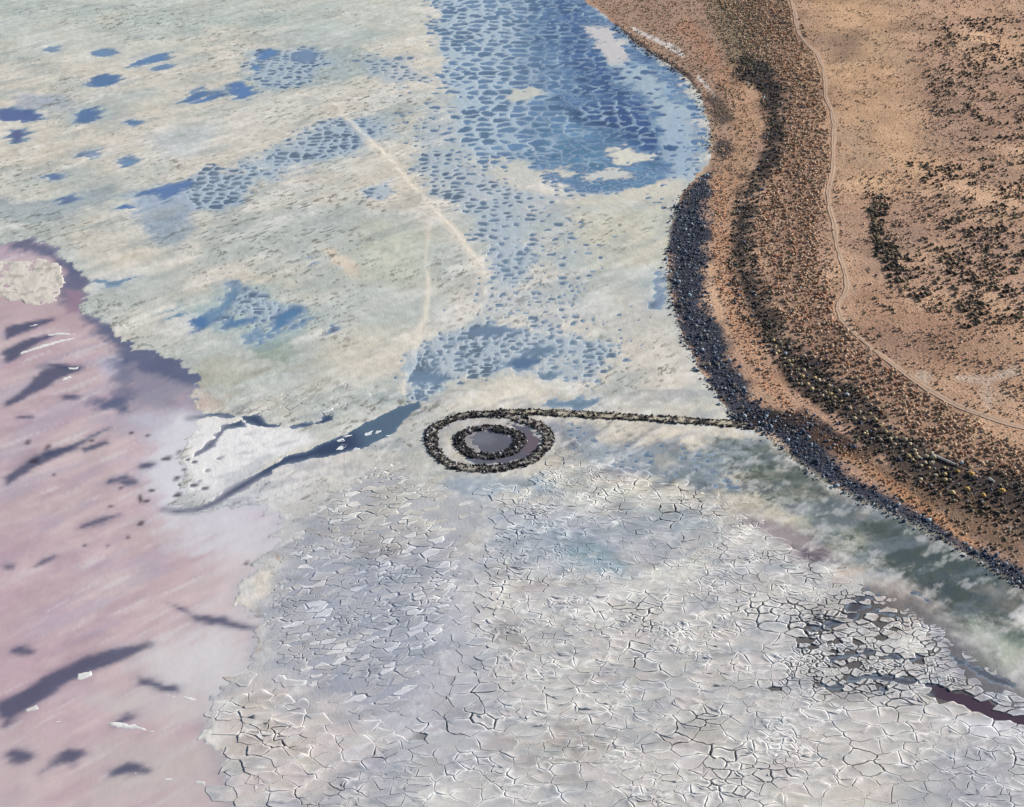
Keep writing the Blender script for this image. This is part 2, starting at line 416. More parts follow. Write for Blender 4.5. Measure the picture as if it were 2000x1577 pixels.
# ---- salt bed
bx, by, bnx, bny = fan(1090, 880)
B = Field(bx, by)
bd = land_d(bx, by)
far_w = sstep(980, 1500, by)
cream, green, white, lilac = lin((219, 212, 199)), lin((191, 196, 191)), lin((230, 228, 224)), lin((198, 197, 200))
m1 = sstep(-0.55, 0.55, B.n3 + 0.4 * B.sl)[:, None]
m2 = sstep(0.0, 0.9, B.sl + 0.5 * B.n2)[:, None]
up_c = green * (1 - m1) + cream * m1
up_c = up_c * (1 - 0.45 * m2) + white * 0.45 * m2
lo_c = lilac * (1 - m2) + white * m2
lo_c = lo_c * (1 - 0.25 * m1) + cream * 0.25 * m1
fw = sstep(900, 1010, by + 18 * B.n3)[:, None]
B.col = lo_c * (1 - fw) + up_c * fw
for poly, c, a, soft, rough in [
        ([(-200, -60), (860, -60), (830, 60), (700, 90), (480, 60), (250, 110), (-200, 130)], (196, 206, 200), 0.55, 60, 30),
        ([(300, 250), (420, 220), (560, 180), (660, 150), (700, 180), (560, 240), (430, 290), (330, 320)], (224, 221, 212), 0.7, 20, 14),
        ([(300, 260), (430, 240), (400, 300), (310, 320)], (190, 200, 205), 0.6, 18, 10),
        ([(480, 100), (640, 95), (760, 110), (760, 150), (640, 160), (540, 180), (480, 175)], (170, 186, 190), 0.75, 20, 14),
        ([(470, 320), (540, 290), (640, 240), (740, 220), (790, 260), (700, 300), (620, 320), (520, 360)], (176, 192, 204), 0.8, 18, 14),
        ([(690, 460), (740, 430), (830, 450), (832, 560), (760, 560), (690, 530)], (204, 206, 188), 0.75, 22, 10),
        ([(660, 560), (830, 570), (830, 640), (760, 690), (640, 650)], (200, 205, 200), 0.7, 26, 14),
        ([(1130, 420), (1290, 410), (1290, 520), (1180, 530), (1130, 480)], (216, 211, 190), 0.7, 22, 10),
        ([(620, 470), (660, 490), (700, 520), (690, 535), (640, 510)], (232, 216, 196), 0.8, 6, 8),
        ([(240, 385), (320, 370), (440, 340), (500, 345), (470, 400), (380, 420), (340, 470), (290, 470), (250, 420)], (158, 176, 198), 0.85, 14, 12),
        ([(300, 440), (365, 440), (360, 490), (300, 485)], (160, 175, 185), 0.8, 14, 8),
        ([(-60, 380), (100, 390), (200, 370), (230, 385), (120, 430), (-60, 440)], (165, 176, 182), 0.75, 14, 12),
        ([(28, 180), (140, 190), (150, 215), (28, 215)], (165, 175, 195), 0.7, 12, 10),
        ([(330, 610), (440, 560), (520, 560), (610, 610), (600, 650), (520, 690), (440, 650)], (165, 186, 186), 0.75, 12, 12),
        ([(490, 670), (560, 670), (560, 705), (500, 700)], (150, 166, 150), 0.7, 10, 8),
        ([(390, 700), (440, 690), (560, 720), (440, 770), (380, 750)], (180, 178, 160), 0.6, 12, 10),
        ([(370, 760), (440, 775), (430, 800), (350, 810)], (214, 192, 180), 0.7, 8, 8),
        ([(640, 640), (860, 640), (810, 720), (620, 720)], (216, 208, 190), 0.5, 20, 10),
        ([(860, 760), (1000, 735), (1080, 760), (1420, 790), (1440, 812), (1080, 802), (900, 800)], (226, 219, 204), 0.8, 14, 8),
        ([(1180, 560), (1310, 600), (1380, 760), (1340, 800), (1240, 770)], (222, 214, 204), 0.6, 25, 10),
        ([(700, 800), (830, 780), (900, 800), (830, 860), (780, 870), (820, 930), (600, 940)], (214, 208, 202), 0.5, 14, 8),
        ([(1080, 815), (1440, 835), (1500, 870), (1420, 890), (1240, 880), (1120, 850)], (226, 215, 198), 0.9, 6, 5),
        ([(1060, 826), (1160, 830), (1170, 850), (1120, 862), (1070, 850)], (140, 140, 158), 0.85, 8, 8),
        ([(1090, 860), (1250, 862), (1400, 880), (1420, 930), (1380, 960), (1280, 930), (1150, 900)], (122, 128, 142), 0.85, 14, 16),
        ([(1280, 895), (1340, 880), (1330, 910), (1290, 920)], (176, 166, 140), 0.8, 5, 6),
        ([(1330, 890), (1400, 890), (1420, 940), (1350, 960), (1320, 930)], (98, 112, 125), 0.7, 10, 12),
        ([(1090, 950), (1230, 950), (1230, 990), (1110, 985)], (212, 213, 200), 0.75, 10, 8),
        ([(880, 940), (1060, 925), (1080, 960), (900, 965)], (158, 178, 196), 0.75, 10, 8),
        ([(900, 960), (1100, 980), (1300, 1030), (1220, 1120), (960, 1090)], (172, 182, 196), 0.7, 25, 14),
        ([(1200, 990), (1330, 985), (1420, 1030), (1320, 1060)], (152, 164, 174), 0.75, 18, 12),
        ([(1080, 1040), (1200, 1080), (1220, 1120), (1120, 1110)], (140, 166, 178), 0.7, 10, 10),
        ([(640, 1060), (880, 1060), (900, 1250), (760, 1300), (560, 1180)], (184, 190, 206), 0.55, 30, 20),
        ([(540, 1250), (900, 1250), (1000, 1450), (700, 1500), (560, 1420)], (190, 192, 202), 0.5, 30, 20),
        ([(430, 1360), (620, 1330), (700, 1460), (620, 1600), (430, 1600)], (220, 206, 198), 0.6, 25, 16),
        ([(1000, 1180), (1500, 1200), (1600, 1580), (1000, 1600)], (214, 209, 203), 0.75, 40, 20),
        ([(1560, 1400), (1960, 1440), (1960, 1600), (1500, 1600)], (216, 209, 202), 0.75, 30, 16),
        ([(1780, 1480), (2000, 1400), (2000, 1600), (1780, 1600)], (168, 172, 182), 0.7, 18, 10),
        ([(1860, 1390), (2000, 1420), (2000, 1450), (1860, 1420)], (224, 222, 226), 0.8, 6, 4),
        ([(1400, 880), (1490, 868), (1560, 925), (1680, 990), (1760, 1030), (1990, 1150), (2000, 1330), (1880, 1240), (1780, 1150), (1660, 1090), (1560, 1020), (1440, 960)], (148, 155, 150), 0.8, 18, 18),
        ([(1410, 920), (1450, 930), (1500, 985), (1560, 1010), (1550, 1030), (1470, 1000), (1410, 960)], (222, 212, 194), 0.9, 7, 6),
        ([(1390, 850), (1480, 862), (1520, 890), (1440, 905), (1400, 900)], (140, 155, 166), 0.8, 10, 12),
        ([(1480, 900), (1560, 930), (1600, 970), (1560, 975), (1480, 940)], (128, 134, 116), 0.85, 8, 12),
        ([(1620, 980), (1740, 1030), (1880, 1090), (1990, 1160), (1990, 1200), (1890, 1170), (1800, 1150), (1720, 1080), (1620, 1030)], (66, 82, 84), 0.92, 10, 18),
        ([(1780, 1120), (1860, 1110), (1990, 1180), (1990, 1230), (1860, 1190)], (70, 84, 98), 0.75, 10, 16),
        ([(1560, 1020), (1660, 1020), (1700, 1060), (1640, 1080), (1570, 1050)], (182, 184, 170), 0.8, 10, 10),
        ([(1800, 1100), (1840, 1110), (1820, 1130)], (170, 182, 165), 0.8, 5, 6),
        ([(1460, 1010), (1560, 1040), (1630, 1090), (1600, 1110), (1520, 1070)], (150, 138, 145), 0.8, 10, 10),
        ([(1575, 1080), (1640, 1092), (1620, 1120), (1590, 1105)], (88, 78, 92), 0.85, 5, 8),
        ([(1630, 1110), (1680, 1110), (1660, 1150), (1620, 1140)], (220, 200, 182), 0.7, 7, 7),
        ([(1700, 1130), (1780, 1140), (1830, 1190), (1780, 1240), (1700, 1220)], (192, 180, 172), 0.8, 10, 8),
        ([(1790, 1190), (1860, 1230), (1990, 1330), (1990, 1400), (1880, 1350), (1800, 1260)], (152, 154, 168), 0.8, 12, 10),
        ([(1870, 1200), (1920, 1210), (1990, 1270), (1990, 1340), (1920, 1290)], (190, 198, 182), 0.6, 10, 10),
        ([(1930, 1180), (1990, 1190), (1990, 1250), (1950, 1240)], (110, 128, 118), 0.7, 8, 8),
        ([(400, 830), (560, 830), (620, 860), (540, 900), (440, 950), (380, 960), (360, 880)], (234, 232, 232), 0.85, 10, 6),
        ([(380, 960), (540, 900), (660, 890), (560, 1010), (420, 1000)], (222, 220, 226), 0.7, 10, 8),
        ([(540, 930), (700, 890), (820, 930), (700, 1000), (560, 1010)], (214, 210, 206), 0.6, 16, 10),
        (L([(640, 190), (680, 235), (712, 268), (760, 312), (800, 362), (850, 415), (880, 443), (915, 490), (940, 520), (952, 545)], [6, 10, 16, 16, 14, 13, 14, 16, 18, 12]), (234, 224, 208), 0.9, 4, 3),
        (L([(948, 560), (942, 590), (925, 612)], 8), (230, 220, 204), 0.7, 4, 3),
        (L([(838, 440), (832, 500), (836, 560), (830, 620), (812, 665), (800, 705), (785, 755), (790, 772)], [5, 5, 8, 12, 16, 16, 14, 8]), (230, 222, 206), 0.9, 3, 2),
        (L([(490, 1070), (520, 1080), (540, 1082), (545, 1100)], 5), (190, 160, 140), 0.7, 1.5, 2),
        (L([(505, 1180), (500, 1200), (505, 1240), (500, 1275)], 7), (190, 164, 148), 0.7, 2, 3),
        (E(510, 1135, 26, 36, 15), (226, 217, 205), 0.9, 5, 4), (E(470, 1185, 28, 26), (226, 217, 207), 0.9, 4, 3),
        (L([(402, 1255), (420, 1270), (428, 1300), (440, 1322)], 4), (190, 165, 148), 0.7, 1.5, 2),
        (E(1500, 868, 36, 10, 30), (205, 196, 178), 0.6, 4, 4)]:
    B.paint(poly, c, a, soft, rough, rough * 0.6)
B.paint(L([(1490, 880), (1550, 928), (1640, 990), (1740, 1038), (1850, 1092), (1990, 1172)], [16, 30, 40, 46, 56, 60]), (84, 98, 98), 0.8, 12, 18, 8)
B.paint([(1760, 1060), (1880, 1110), (1990, 1180), (1990, 1215), (1860, 1180), (1780, 1130)], (66, 82, 88), 0.8, 10, 20, 8)
# yellowish and rosy mineral stains, flecks of dark mud along the drift lines
t = sstep(0.25, 1.0, fbm(bx / 60, by / 60, 3, 61))[:, None] * 0.35
B.col = B.col * (1 - t) + B.col * np.array([1.03, 0.98, 0.90]) * t
dk = sstep(0.15, 0.95, fbm((bx + by) / 75.0, (bx - by) / 30.0, 4, 81))[:, None] * fw
B.col = B.col * (1 - 0.5 * dk) + lin((170, 178, 176)) * 0.5 * dk
B.col *= (1 + (0.08 * B.n1 + 0.09 * B.st + 0.08 * B.n2 + 0.06 * fbm(bx / 11, by / 11, 3, 83)) * fw[:, 0])[:, None]
fl = sstep(0.42, 0.78, fbm((bx + by) / 11.0, (bx - by) / 3.8, 3, 71) + 0.25 * B.n2) * sstep(-0.5, 0.5, fbm(bx / 90, by / 90, 3, 73)) * sstep(-0.2, 0.1, by - 960)
in_smooth = sstep(0.1, 0.7, B.n3) * 0.6
fl = fl * (1 - in_smooth)
B.col = B.col * (1 - 0.75 * fl[:, None]) + lin((108, 108, 100)) * 0.75 * fl[:, None]

for poly, c, a_ in (([(395, 828), (470, 818), (560, 838), (620, 862), (540, 896), (440, 950), (380, 960), (362, 890)], (242, 240, 240), 0.85), ([(360, 815), (430, 812), (440, 828), (410, 862), (375, 880)], (240, 238, 236), 0.85),
                    ([(560, 900), (640, 895), (600, 950), (540, 1000), (500, 990)], (234, 231, 228), 0.6)):
    B.paint(poly, c, a_, 7, 5, 5)

# height of the bed against the brine level (z = 0)
bz = 0.16 + 0.10 * B.n1 + 0.10 * B.st + 0.08 * B.n2
bz = np.maximum(bz, 0.05) - 0.05 * fl


def sink(poly, soft, rough, streak=0.0, depth=-0.4):
    global bz
    i, w = B.w(poly, soft, rough, streak)
    bz[i] = bz[i] * (1 - w) + depth * w


def lift(poly, soft, rough, h=0.25, c=None):
    global bz
    i, w = B.w(poly, soft, rough, rough * 0.3)
    bz[i] = bz[i] * (1 - w) + (h + 0.15 * B.n1[i]) * w
    if c is not None:
        B.col[i] = B.col[i] * (1 - w[:, None]) + lin(c) * w[:, None]


# wetness decides how far the hollows between the salt ridges are drowned
P = np.zeros(len(bx))
for poly, v, soft, rough in [
        (BAY, 0.88, 30, 22),
        ([(846, -40), (1010, -40), (1030, 200), (1000, 330), (900, 310), (862, 250), (880, 180)], 0.80, 24, 16),
        ([(820, 180), (880, 180), (900, 300), (980, 340), (1110, 380), (1080, 420), (960, 410), (880, 400), (810, 340), (800, 260)], 0.60, 30, 22),
        ([(880, 390), (1080, 400), (1060, 460), (1040, 560), (1000, 600), (955, 570), (930, 480)], 0.66, 26, 18),
        ([(950, 480), (1050, 480), (1030, 560), (975, 580)], 0.76, 18, 14),
        ([(900, 560), (1080, 540), (1220, 620), (1220, 700), (1140, 640), (1000, 640), (880, 640)], 0.46, 34, 18),
        ([(1020, 400), (1120, 395), (1180, 480), (1120, 620), (1060, 560)], 0.44, 34, 18),
        ([(800, 690), (830, 650), (920, 640), (1060, 640), (1200, 660), (1190, 710), (1150, 740), (1040, 735), (940, 735), (860, 745), (830, 780), (795, 770)], 0.66, 16, 12),
        ([(1000, 690), (1130, 690), (1190, 760), (1100, 750), (1040, 735)], 0.55, 10, 8),
        ([(790, 690), (860, 690), (860, 770), (800, 785)], 0.88, 8, 6),
        ([(480, 100), (600, 95), (660, 110), (640, 150), (560, 175), (490, 175)], 0.68, 20, 16),
        ([(470, 330), (540, 295), (620, 240), (720, 225), (760, 250), (690, 300), (620, 315), (520, 350)], 0.72, 22, 18),
        ([(350, 370), (400, 325), (450, 345), (500, 340), (520, 360), (470, 395), (420, 412), (360, 405)], 0.80, 16, 14),
        ([(700, 370), (760, 352), (775, 370), (750, 395), (710, 390)], 0.66, 10, 10),
        ([(700, 110), (800, 100), (850, 150), (780, 190), (720, 160)], 0.54, 28, 18),
        ([(430, 580), (520, 570), (590, 610), (520, 640), (450, 620)], 0.72, 16, 14),
        ([(1100, 815), (1200, 860), (1420, 890), (1440, 960), (1300, 940), (1130, 900)], 0.46, 12, 10)]:
    i, w = B.w(poly, soft, rough)
    P[i] = P[i] * (1 - w) + v * w
i, w = B.w([(1080, -60), (1170, 40), (1230, 140), (1290, 220), (1310, 300), (1250, 330), (1150, 260), (1090, 130), (1060, 40)], 30, 22)
P[i] = P[i] * (1 - w) + 0.95 * w
# dry banks inside the bay
BANKS = [([(1138, 52), (1185, 55), (1205, 72), (1222, 84), (1226, 118), (1200, 128), (1170, 100)], (208, 204, 206)),
         ([(1205, 128), (1260, 130), (1295, 158), (1310, 190), (1335, 215), (1345, 250), (1310, 260), (1270, 210), (1215, 160)], (176, 194, 206)),
         ([(1310, 215), (1350, 240), (1362, 300), (1356, 350), (1320, 360), (1300, 320), (1290, 260)], (168, 188, 206)),
         ([(1192, 296), (1225, 290), (1262, 306), (1240, 326), (1200, 318)], (222, 220, 208)), ([(1000, 180), (1050, 172), (1068, 186), (1030, 200), (1002, 192)], (206, 208, 200)),
         ([(980, 315), (1030, 320), (1060, 360), (1020, 370), (985, 345)], (208, 208, 202)), ([(1085, 335), (1105, 330), (1100, 348)], (212, 210, 200)),
         ([(1140, 342), (1220, 330), (1225, 342), (1150, 350)], (205, 208, 205)), ([(1270, 360), (1330, 352), (1320, 375), (1200, 400), (1130, 398)], (214, 210, 196))]
for poly, c in BANKS:
    i, w = B.w(poly, 13, 14, 6)
    P[i] = P[i] * (1 - (0.45 if c[2] > c[0] + 20 else 0.8) * w)
    B.col[i] = B.col[i] * (1 - w[:, None]) + lin(c) * w[:, None]
wx, wy = bx + 3.2 * B.n2 + 1.1 * B.n1, by + 3.2 * fbm(bx / 24, by / 24, 3, 15)
e_far, r_far = cells(wx / 1.1, wy, 18.0, 31)
e_mid, r_mid = cells(wx / 1.15, wy, 11.0, 34)
e_near, r_near = cells(wx / 1.25, wy, 7.6, 37)
band = by + 70 * B.n3 + 25 * B.n2
is_far = (band > 1640) & (bx > -0.058 * by)
is_mid = ~is_far & (band > 1290)
e = np.where(is_far, e_far, np.where(is_mid, e_mid, e_near))
r = np.where(is_far, r_far, np.where(is_mid, r_mid, r_near))
thr = 1.04 - 0.96 * P + 0.26 * (r - 0.5) * (P < 0.93) + 0.13 * B.n1 * (P > 0.3) + 0.16 * B.n2 * (P < 0.8)
pond = sstep(-0.05, 0.07, e - thr) * (P > 0.12)
# ridges in the bay are wet and blue, drowned in places
bi, bw = B.w(BAY, 20, 8)
bayw = np.zeros(len(bx))
bayw[bi] = bw
deep = bayw * sstep(960, 1060, 1000 + (bx - ground([(1010, 150)])[0, 0]) * 0.8 + 20 * B.n3)
drown = sstep(0.1, 0.8, fbm(bx / 45, by / 45, 3, 91)) * deep * (P > 0.7) * 0.8
k_r = sstep(-0.3, 0.7, fbm(bx / 30, by / 30, 3, 95))[:, None]
wetc = lin((180, 198, 212)) * (1 - deep[:, None]) + (lin((88, 124, 164)) * (1 - k_r) + lin((146, 174, 198)) * k_r) * deep[:, None]
ww = (bayw * sstep(0.4, 0.8, P) * 0.95)[:, None]
B.col = B.col * (1 - ww) + wetc * ww
alg = sstep(-0.35, 0.45, fbm(bx / 8.0, by / 6.5, 5, 131, 0.7) + 0.3 * B.n2)
for poly in ([(1390, 850), (1490, 864), (1560, 925), (1680, 990), (1760, 1030), (1990, 1150), (2000, 1250), (1880, 1210), (1780, 1150), (1660, 1090), (1560, 1020), (1440, 960)],
             [(1270, 880), (1420, 890), (1430, 950), (1350, 960), (1280, 920)]):
    i, w = B.w(poly, 12, 10)
    k = (w * alg[i] * 0.85)[:, None]
    B.col[i] = B.col[i] * (1 - k) + lin((72, 84, 80)) * k
near_pond = (sstep(0.25, 0.7, P) * (1 - bayw) * 0.85)[:, None]
B.col = B.col * (1 - near_pond) + lin((176, 191, 204)) * near_pond
bz = bz * (1 - pond) - 0.35 * pond
bz = np.where(drown > 0, bz - 0.26 * drown * sstep(0.0, 0.25, e + 0.12 * B.n1), bz)

for poly, c in POOLS:
    i, w = B.w(poly, 16, 9, 8)
    k = (w * 0.8)[:, None]
    B.col[i] = B.col[i] * (1 - k) + lin((158, 178, 200)) * k
    sink(poly, 6.5, 6.0, 5.5)
sink(PINK, 3.0, 7.0, 5.0, -0.6)
for poly in RIVER:
    sink(poly, 1.4, 3.2, 1.5)
RING_POOL = [E(962, 866, 44, 19), [(985, 826), (1030, 836), (1062, 862), (1040, 892), (980, 906), (930, 904), (890, 892), (925, 896), (980, 892), (1015, 880), (1022, 858), (1005, 838)]]
B.paint(E(953, 863, 112, 52), (176, 172, 172), 0.6, 4, 4)
B.paint(E(900, 866, 36, 34), (214, 206, 188), 0.8, 5, 4)
B.paint(E(956, 864, 54, 24), (138, 136, 144), 0.85, 4, 3)
for poly in RING_POOL:
    sink(poly, 2.0, 4, 2)
for poly in LR_DARK:
    sink(poly, 0.9, 3.2, 0, -0.5)
for cx, cy, rx, ry in BLOTS:
    if cx > 300:
        sink(E(cx, cy, rx, ry, -12), 0.7, 1.2)
for k, poly in enumerate(ISLAND):
    lift(poly, 1.2, 8.0 if k == 0 else 3.2 if k in (9, 10, 11) else 2.4, 0.40 if k == 0 else 0.16, (222, 214, 204) if k == 0 else (236, 234, 232))

i, w = B.w(ISLAND[0], 3, 8, 3)
mt = (w * sstep(0.1, 0.6, fbm(bx[i] / 9, by[i] / 9, 4, 171)))[:, None]
B.col[i] = B.col[i] * (1 - 0.55 * mt) + lin((150, 146, 142)) * 0.55 * mt
bz[i] += w * (0.35 * fbm(bx[i] / 12, by[i] / 12, 4, 172) - 0.12)
# the plate field: bare mud shows in the joints between the plates
PLATE_A = [(560, 1010), (640, 950), (720, 905), (800, 900), (830, 925), (900, 945), (960, 1000), (930, 1100), (900, 1230), (860, 1330), (800, 1420), (700, 1420), (600, 1370),
           (520, 1300), (500, 1220), (510, 1120), (545, 1060)]
PLATE_B = [(880, 940), (1010, 935), (1080, 880), (1140, 870), (1230, 900), (1330, 930), (1420, 960), (1480, 1010), (1580, 1060), (1660, 1120), (1720, 1140), (1790, 1190), (1870, 1260), (1960, 1340), (2050, 1380),
           (2120, 1420), (2120, 1660), (420, 1660), (430, 1540), (415, 1440), (430, 1370), (520, 1300), (600, 1370), (700, 1420), (800, 1420), (860, 1330), (900, 1230), (930, 1100), (960, 1000)]
PLATE_C = [(400, 800), (430, 772), (520, 748), (620, 735), (700, 722), (770, 728), (800, 770), (760, 800), (700, 812), (640, 822), (560, 826), (480, 815)]
plate_tint = B.col.copy()
wetn = sstep(0.0, 0.7, fbm((bx * 0.9 + by * 0.4) / 30, (bx * 0.4 - by * 0.9) / 13, 5, 141))[:, None]
brn = sstep(0.35, 1.0, fbm(bx / 40, by / 30, 4, 151))[:, None]
whn = sstep(0.2, 0.9, fbm((bx + by) / 18, (bx - by) / 9, 4, 161))[:, None]
plate_tint = plate_tint * (1 - 0.45 * wetn) + lin((140, 150, 164)) * 0.45 * wetn
plate_tint = plate_tint * (1 - 0.45 * brn) + lin((172, 163, 154)) * 0.45 * brn
plate_tint = plate_tint * (1 - 0.42 * whn) + lin((238, 237, 236)) * 0.42 * whn
B.col = np.where((B.y < 1130)[:, None], 0.15 * B.col + 0.85 * plate_tint, B.col)
i, w = B.w([(1540, 1200), (1640, 1140), (1800, 1150), (1900, 1260), (2040, 1400), (1860, 1390), (1640, 1370), (1480, 1350), (1520, 1270)], 14, 10)
broken_w = (i, w)
for poly, mud, a_ in ((PLATE_A, (138, 148, 168), 0.45), (PLATE_B, (104, 102, 102), 0.85)):
    i, w = B.w(poly, 6, 8, 4)
    wd_ = sstep(4, 22, -poly_sd(bx[i], by[i], [tuple(q) for q in ground(poly)]) + 8 * B.n2[i])
    k = (w * wd_ * a_)[:, None]
    B.col[i] = B.col[i] * (1 - k) + lin(mud) * k
    bz[i] = np.where(bz[i] > 0, bz[i] * (1 - w) + (0.03 + 0.02 * B.n1[i]) * w, bz[i])

LINE = [L([(640, 190), (680, 235), (712, 268), (760, 312), (800, 362), (850, 415), (880, 443), (915, 490), (940, 520), (952, 545)], [3, 6, 10, 10, 8, 8, 9, 11, 12, 6]),
        L([(948, 560), (942, 590), (925, 612)], [8, 10, 4]), L([(834, 540), (836, 580), (830, 620), (812, 665), (800, 705), (785, 755), (788, 772)], [3, 5, 8, 10, 11, 9, 5])]
for poly in LINE:
    i, w = B.w(poly, 3.5, 3.5)
    bz[i] = np.where(w > 0.1, np.maximum(bz[i], (0.35 + 0.2 * B.n1[i]) * w), bz[i])
    k = (w * sstep(-0.9, 0.3, B.n2[i] + 0.5 * B.n1[i]) * 0.85)[:, None]
    B.col[i] = B.col[i] * (1 - k) + lin((238, 230, 216)) * k

i, w = broken_w
k = (w * 0.7)[:, None]
B.col[i] = B.col[i] * (1 - k) + lin((84, 80, 82)) * k
bed_me = grid_mesh('lake_bed', bnx, bny, np.stack([bx, by, bz], 1), B.col, (bd > 14) | (bz < -0.30), M_BED)
lake_bed = link('lake_bed', bed_me, kind='structure')

def bed_index(x, y):
    depth = np.interp(y, by.reshape(bny, bnx)[:, 0], np.arange(bny))
    rr_ = np.clip(np.round(depth).astype(int), 0, bny - 1)
    u = x / (y * math.cos(PITCH) + CAM_H * math.sin(PITCH))
    urow = bx.reshape(bny, bnx)[400] / (by.reshape(bny, bnx)[400] * math.cos(PITCH) + CAM_H * math.sin(PITCH))
    cc_ = np.clip(np.round(np.interp(u, urow, np.arange(bnx))).astype(int), 0, bnx - 1)
    return rr_ * bnx + cc_


# ---- brine
wx_, wy_, wnx, wny = fan(560, 470)
Wt = Field(wx_, wy_)
wd = land_d(wx_, wy_)
a = sstep(-0.6, 0.6, Wt.n3)[:, None]
Wt.col = lin((98, 118, 146)) * (1 - a) + lin((116, 132, 150)) * a
Wt.paint(BAY, (98, 130, 166), 1, 20, 10)
Wt.paint([(846, -60), (1030, -60), (1040, 200), (1000, 340), (900, 320), (850, 200)], (106, 134, 166), 1, 20, 12)
Wt.paint([(1080, -60), (1170, 40), (1230, 140), (1290, 220), (1310, 300), (1250, 320), (1170, 240), (1100, 130), (1060, 40)], (56, 86, 138), 0.92, 34, 30)
Wt.paint([(1140, 200), (1240, 200), (1300, 260), (1290, 320), (1200, 270)], (48, 78, 132), 0.75, 28, 24)
Wt.paint([(1060, 240), (1180, 260), (1300, 340), (1250, 385), (1100, 350)], (98, 140, 172), 0.85, 25, 16)
Wt.paint([(1200, 50), (1300, 110), (1370, 200), (1385, 320), (1340, 330), (1290, 160), (1210, 90)], (98, 132, 176), 0.85, 16, 14)
Wt.paint([(1190, 60), (1260, 100), (1300, 140), (1250, 140), (1200, 100)], (84, 118, 166), 0.7, 14, 12)
Wt.paint([(780, 600), (1240, 600), (1240, 860), (780, 860)], (116, 134, 152), 0.9, 25, 10)
Wt.paint([(900, 400), (1100, 400), (1100, 600), (900, 620)], (118, 136, 154), 0.8, 25, 10)
# every drowned hollow has its own depth and so its own blue
qx, qy = wx_ + 3.2 * Wt.n2 + 1.1 * Wt.n1, wy_ + 3.2 * fbm(wx_ / 24, wy_ / 24, 3, 15)
_, q_r = cells(qx / 1.1, qy, 18.0, 31)
Wt.col *= (1 + 0.30 * (q_r - 0.5) * sstep(1500, 1650, wy_) + 0.20 * Wt.n2 + 0.08 * Wt.n1)[:, None]
for poly, c in POOLS:
    Wt.paint(poly, c, 1, 5, 3)
# shallow margins show the salt through the brine
dep = -bz[bed_index(wx_, wy_)]
sh = (0.04 + 0.72 * (1 - sstep(0.03, 0.36, dep)))[:, None]
Wt.col = Wt.col * (1 - sh) + lin((164, 182, 200)) * sh
pk = np.zeros(len(wx_))
pi_, pw_ = Wt.w(PINK, 10, 4)
pk[pi_] = pw_
k1 = sstep(-0.7, 0.7, Wt.sl + 0.4 * Wt.n3)[:, None]
pinkc = lin((204, 178, 184)) * (1 - k1) + lin((215, 195, 195)) * k1
k3 = sstep(-0.1, 0.9, fbm((wx_ + wy_) / 55, (wx_ - wy_) / 24, 4, 59))[:, None]
pinkc = pinkc * (1 - 0.5 * k3) + lin((188, 162, 176)) * 0.5 * k3
pinkc = pinkc * (1 + 0.04 * Wt.n1 + 0.05 * Wt.n2)[:, None]
k2 = sstep(0.2, 1.0, fbm((wx_ + wy_) / 90, (wx_ - wy_) / 20, 3, 55))[:, None]
pinkc = pinkc * (1 - 0.45 * k2) + lin((186, 178, 196)) * 0.45 * k2
fs = fbm((wx_ * 0.86 + wy_ * 0.5) / 30, (wx_ * 0.5 - wy_ * 0.86) / 8, 3, 57)
pinkc = pinkc * (1 + 0.07 * fs)[:, None]
ws = sstep(0.40, 0.9, fbm((wx_ + wy_) / 60, (wx_ - wy_) / 7, 4, 58))[:, None]
pinkc = pinkc * (1 - 0.55 * ws) + lin((228, 222, 222)) * 0.55 * ws
Wt.col = Wt.col * (1 - pk[:, None]) + pinkc * pk[:, None]
for poly, c, al, soft in [
        ([(-200, 1020), (60, 1020), (110, 1200), (100, 1330), (-200, 1400)], (196, 166, 178), 0.6, 40),
        ([(-200, 580), (150, 560), (170, 640), (80, 640), (-200, 640)], (198, 172, 176), 0.6, 15),
        ([(280, 900), (430, 830), (560, 980), (500, 1060), (380, 1040), (300, 980)], (220, 216, 226), 0.85, 25),
        ([(360, 1040), (560, 1020), (520, 1250), (400, 1240), (440, 1130)], (222, 214, 216), 0.8, 25),
        ([(260, 1270), (430, 1240), (520, 1300), (440, 1420), (320, 1360)], (222, 218, 219), 0.9, 22),
        ([(130, 1360), (420, 1360), (420, 1410), (250, 1400)], (216, 208, 206), 0.8, 16),
        ([(180, 1430), (440, 1440), (440, 1580), (180, 1580)], (206, 194, 192), 0.8, 25),
        ([(-100, 1420), (100, 1400), (200, 1450), (60, 1580), (-100, 1580)], (206, 188, 190), 0.7, 25),
        ([(190, 700), (250, 690), (250, 730), (200, 740)], (200, 198, 216), 0.8, 8),
        ([(220, 690), (330, 700), (390, 740), (360, 800), (260, 810), (230, 770)], (140, 140, 160), 0.8, 14),
        ([(180, 810), (300, 800), (330, 860), (240, 850)], (190, 180, 192), 0.8, 14),
        ([(260, 815), (370, 800), (370, 870), (290, 860)], (208, 206, 218), 0.8, 14)]:
    Wt.paint(poly, c, al, soft, soft * 0.5, soft * 0.4)
Wt.paint([(295, 880), (350, 815), (400, 820), (430, 960), (340, 1005), (285, 950)], (230, 228, 233), 0.9, 16, 12, 10)
Wt.paint([(330, 1000), (440, 985), (540, 1010), (500, 1080), (380, 1050)], (224, 220, 226), 0.85, 22, 14, 10)
for poly in EDGE_DARK:
    Wt.paint(poly, (94, 102, 132), 0.85 if poly is not EDGE_DARK[3] else 0.5, 7, 8, 4)
Wt.paint([(128, 565), (168, 570), (160, 610), (130, 612)], (166, 138, 156), 0.9, 5, 3)
st_soft = Wt.st.copy()
Wt.st = 0.25 * Wt.st + 0.8 * fs
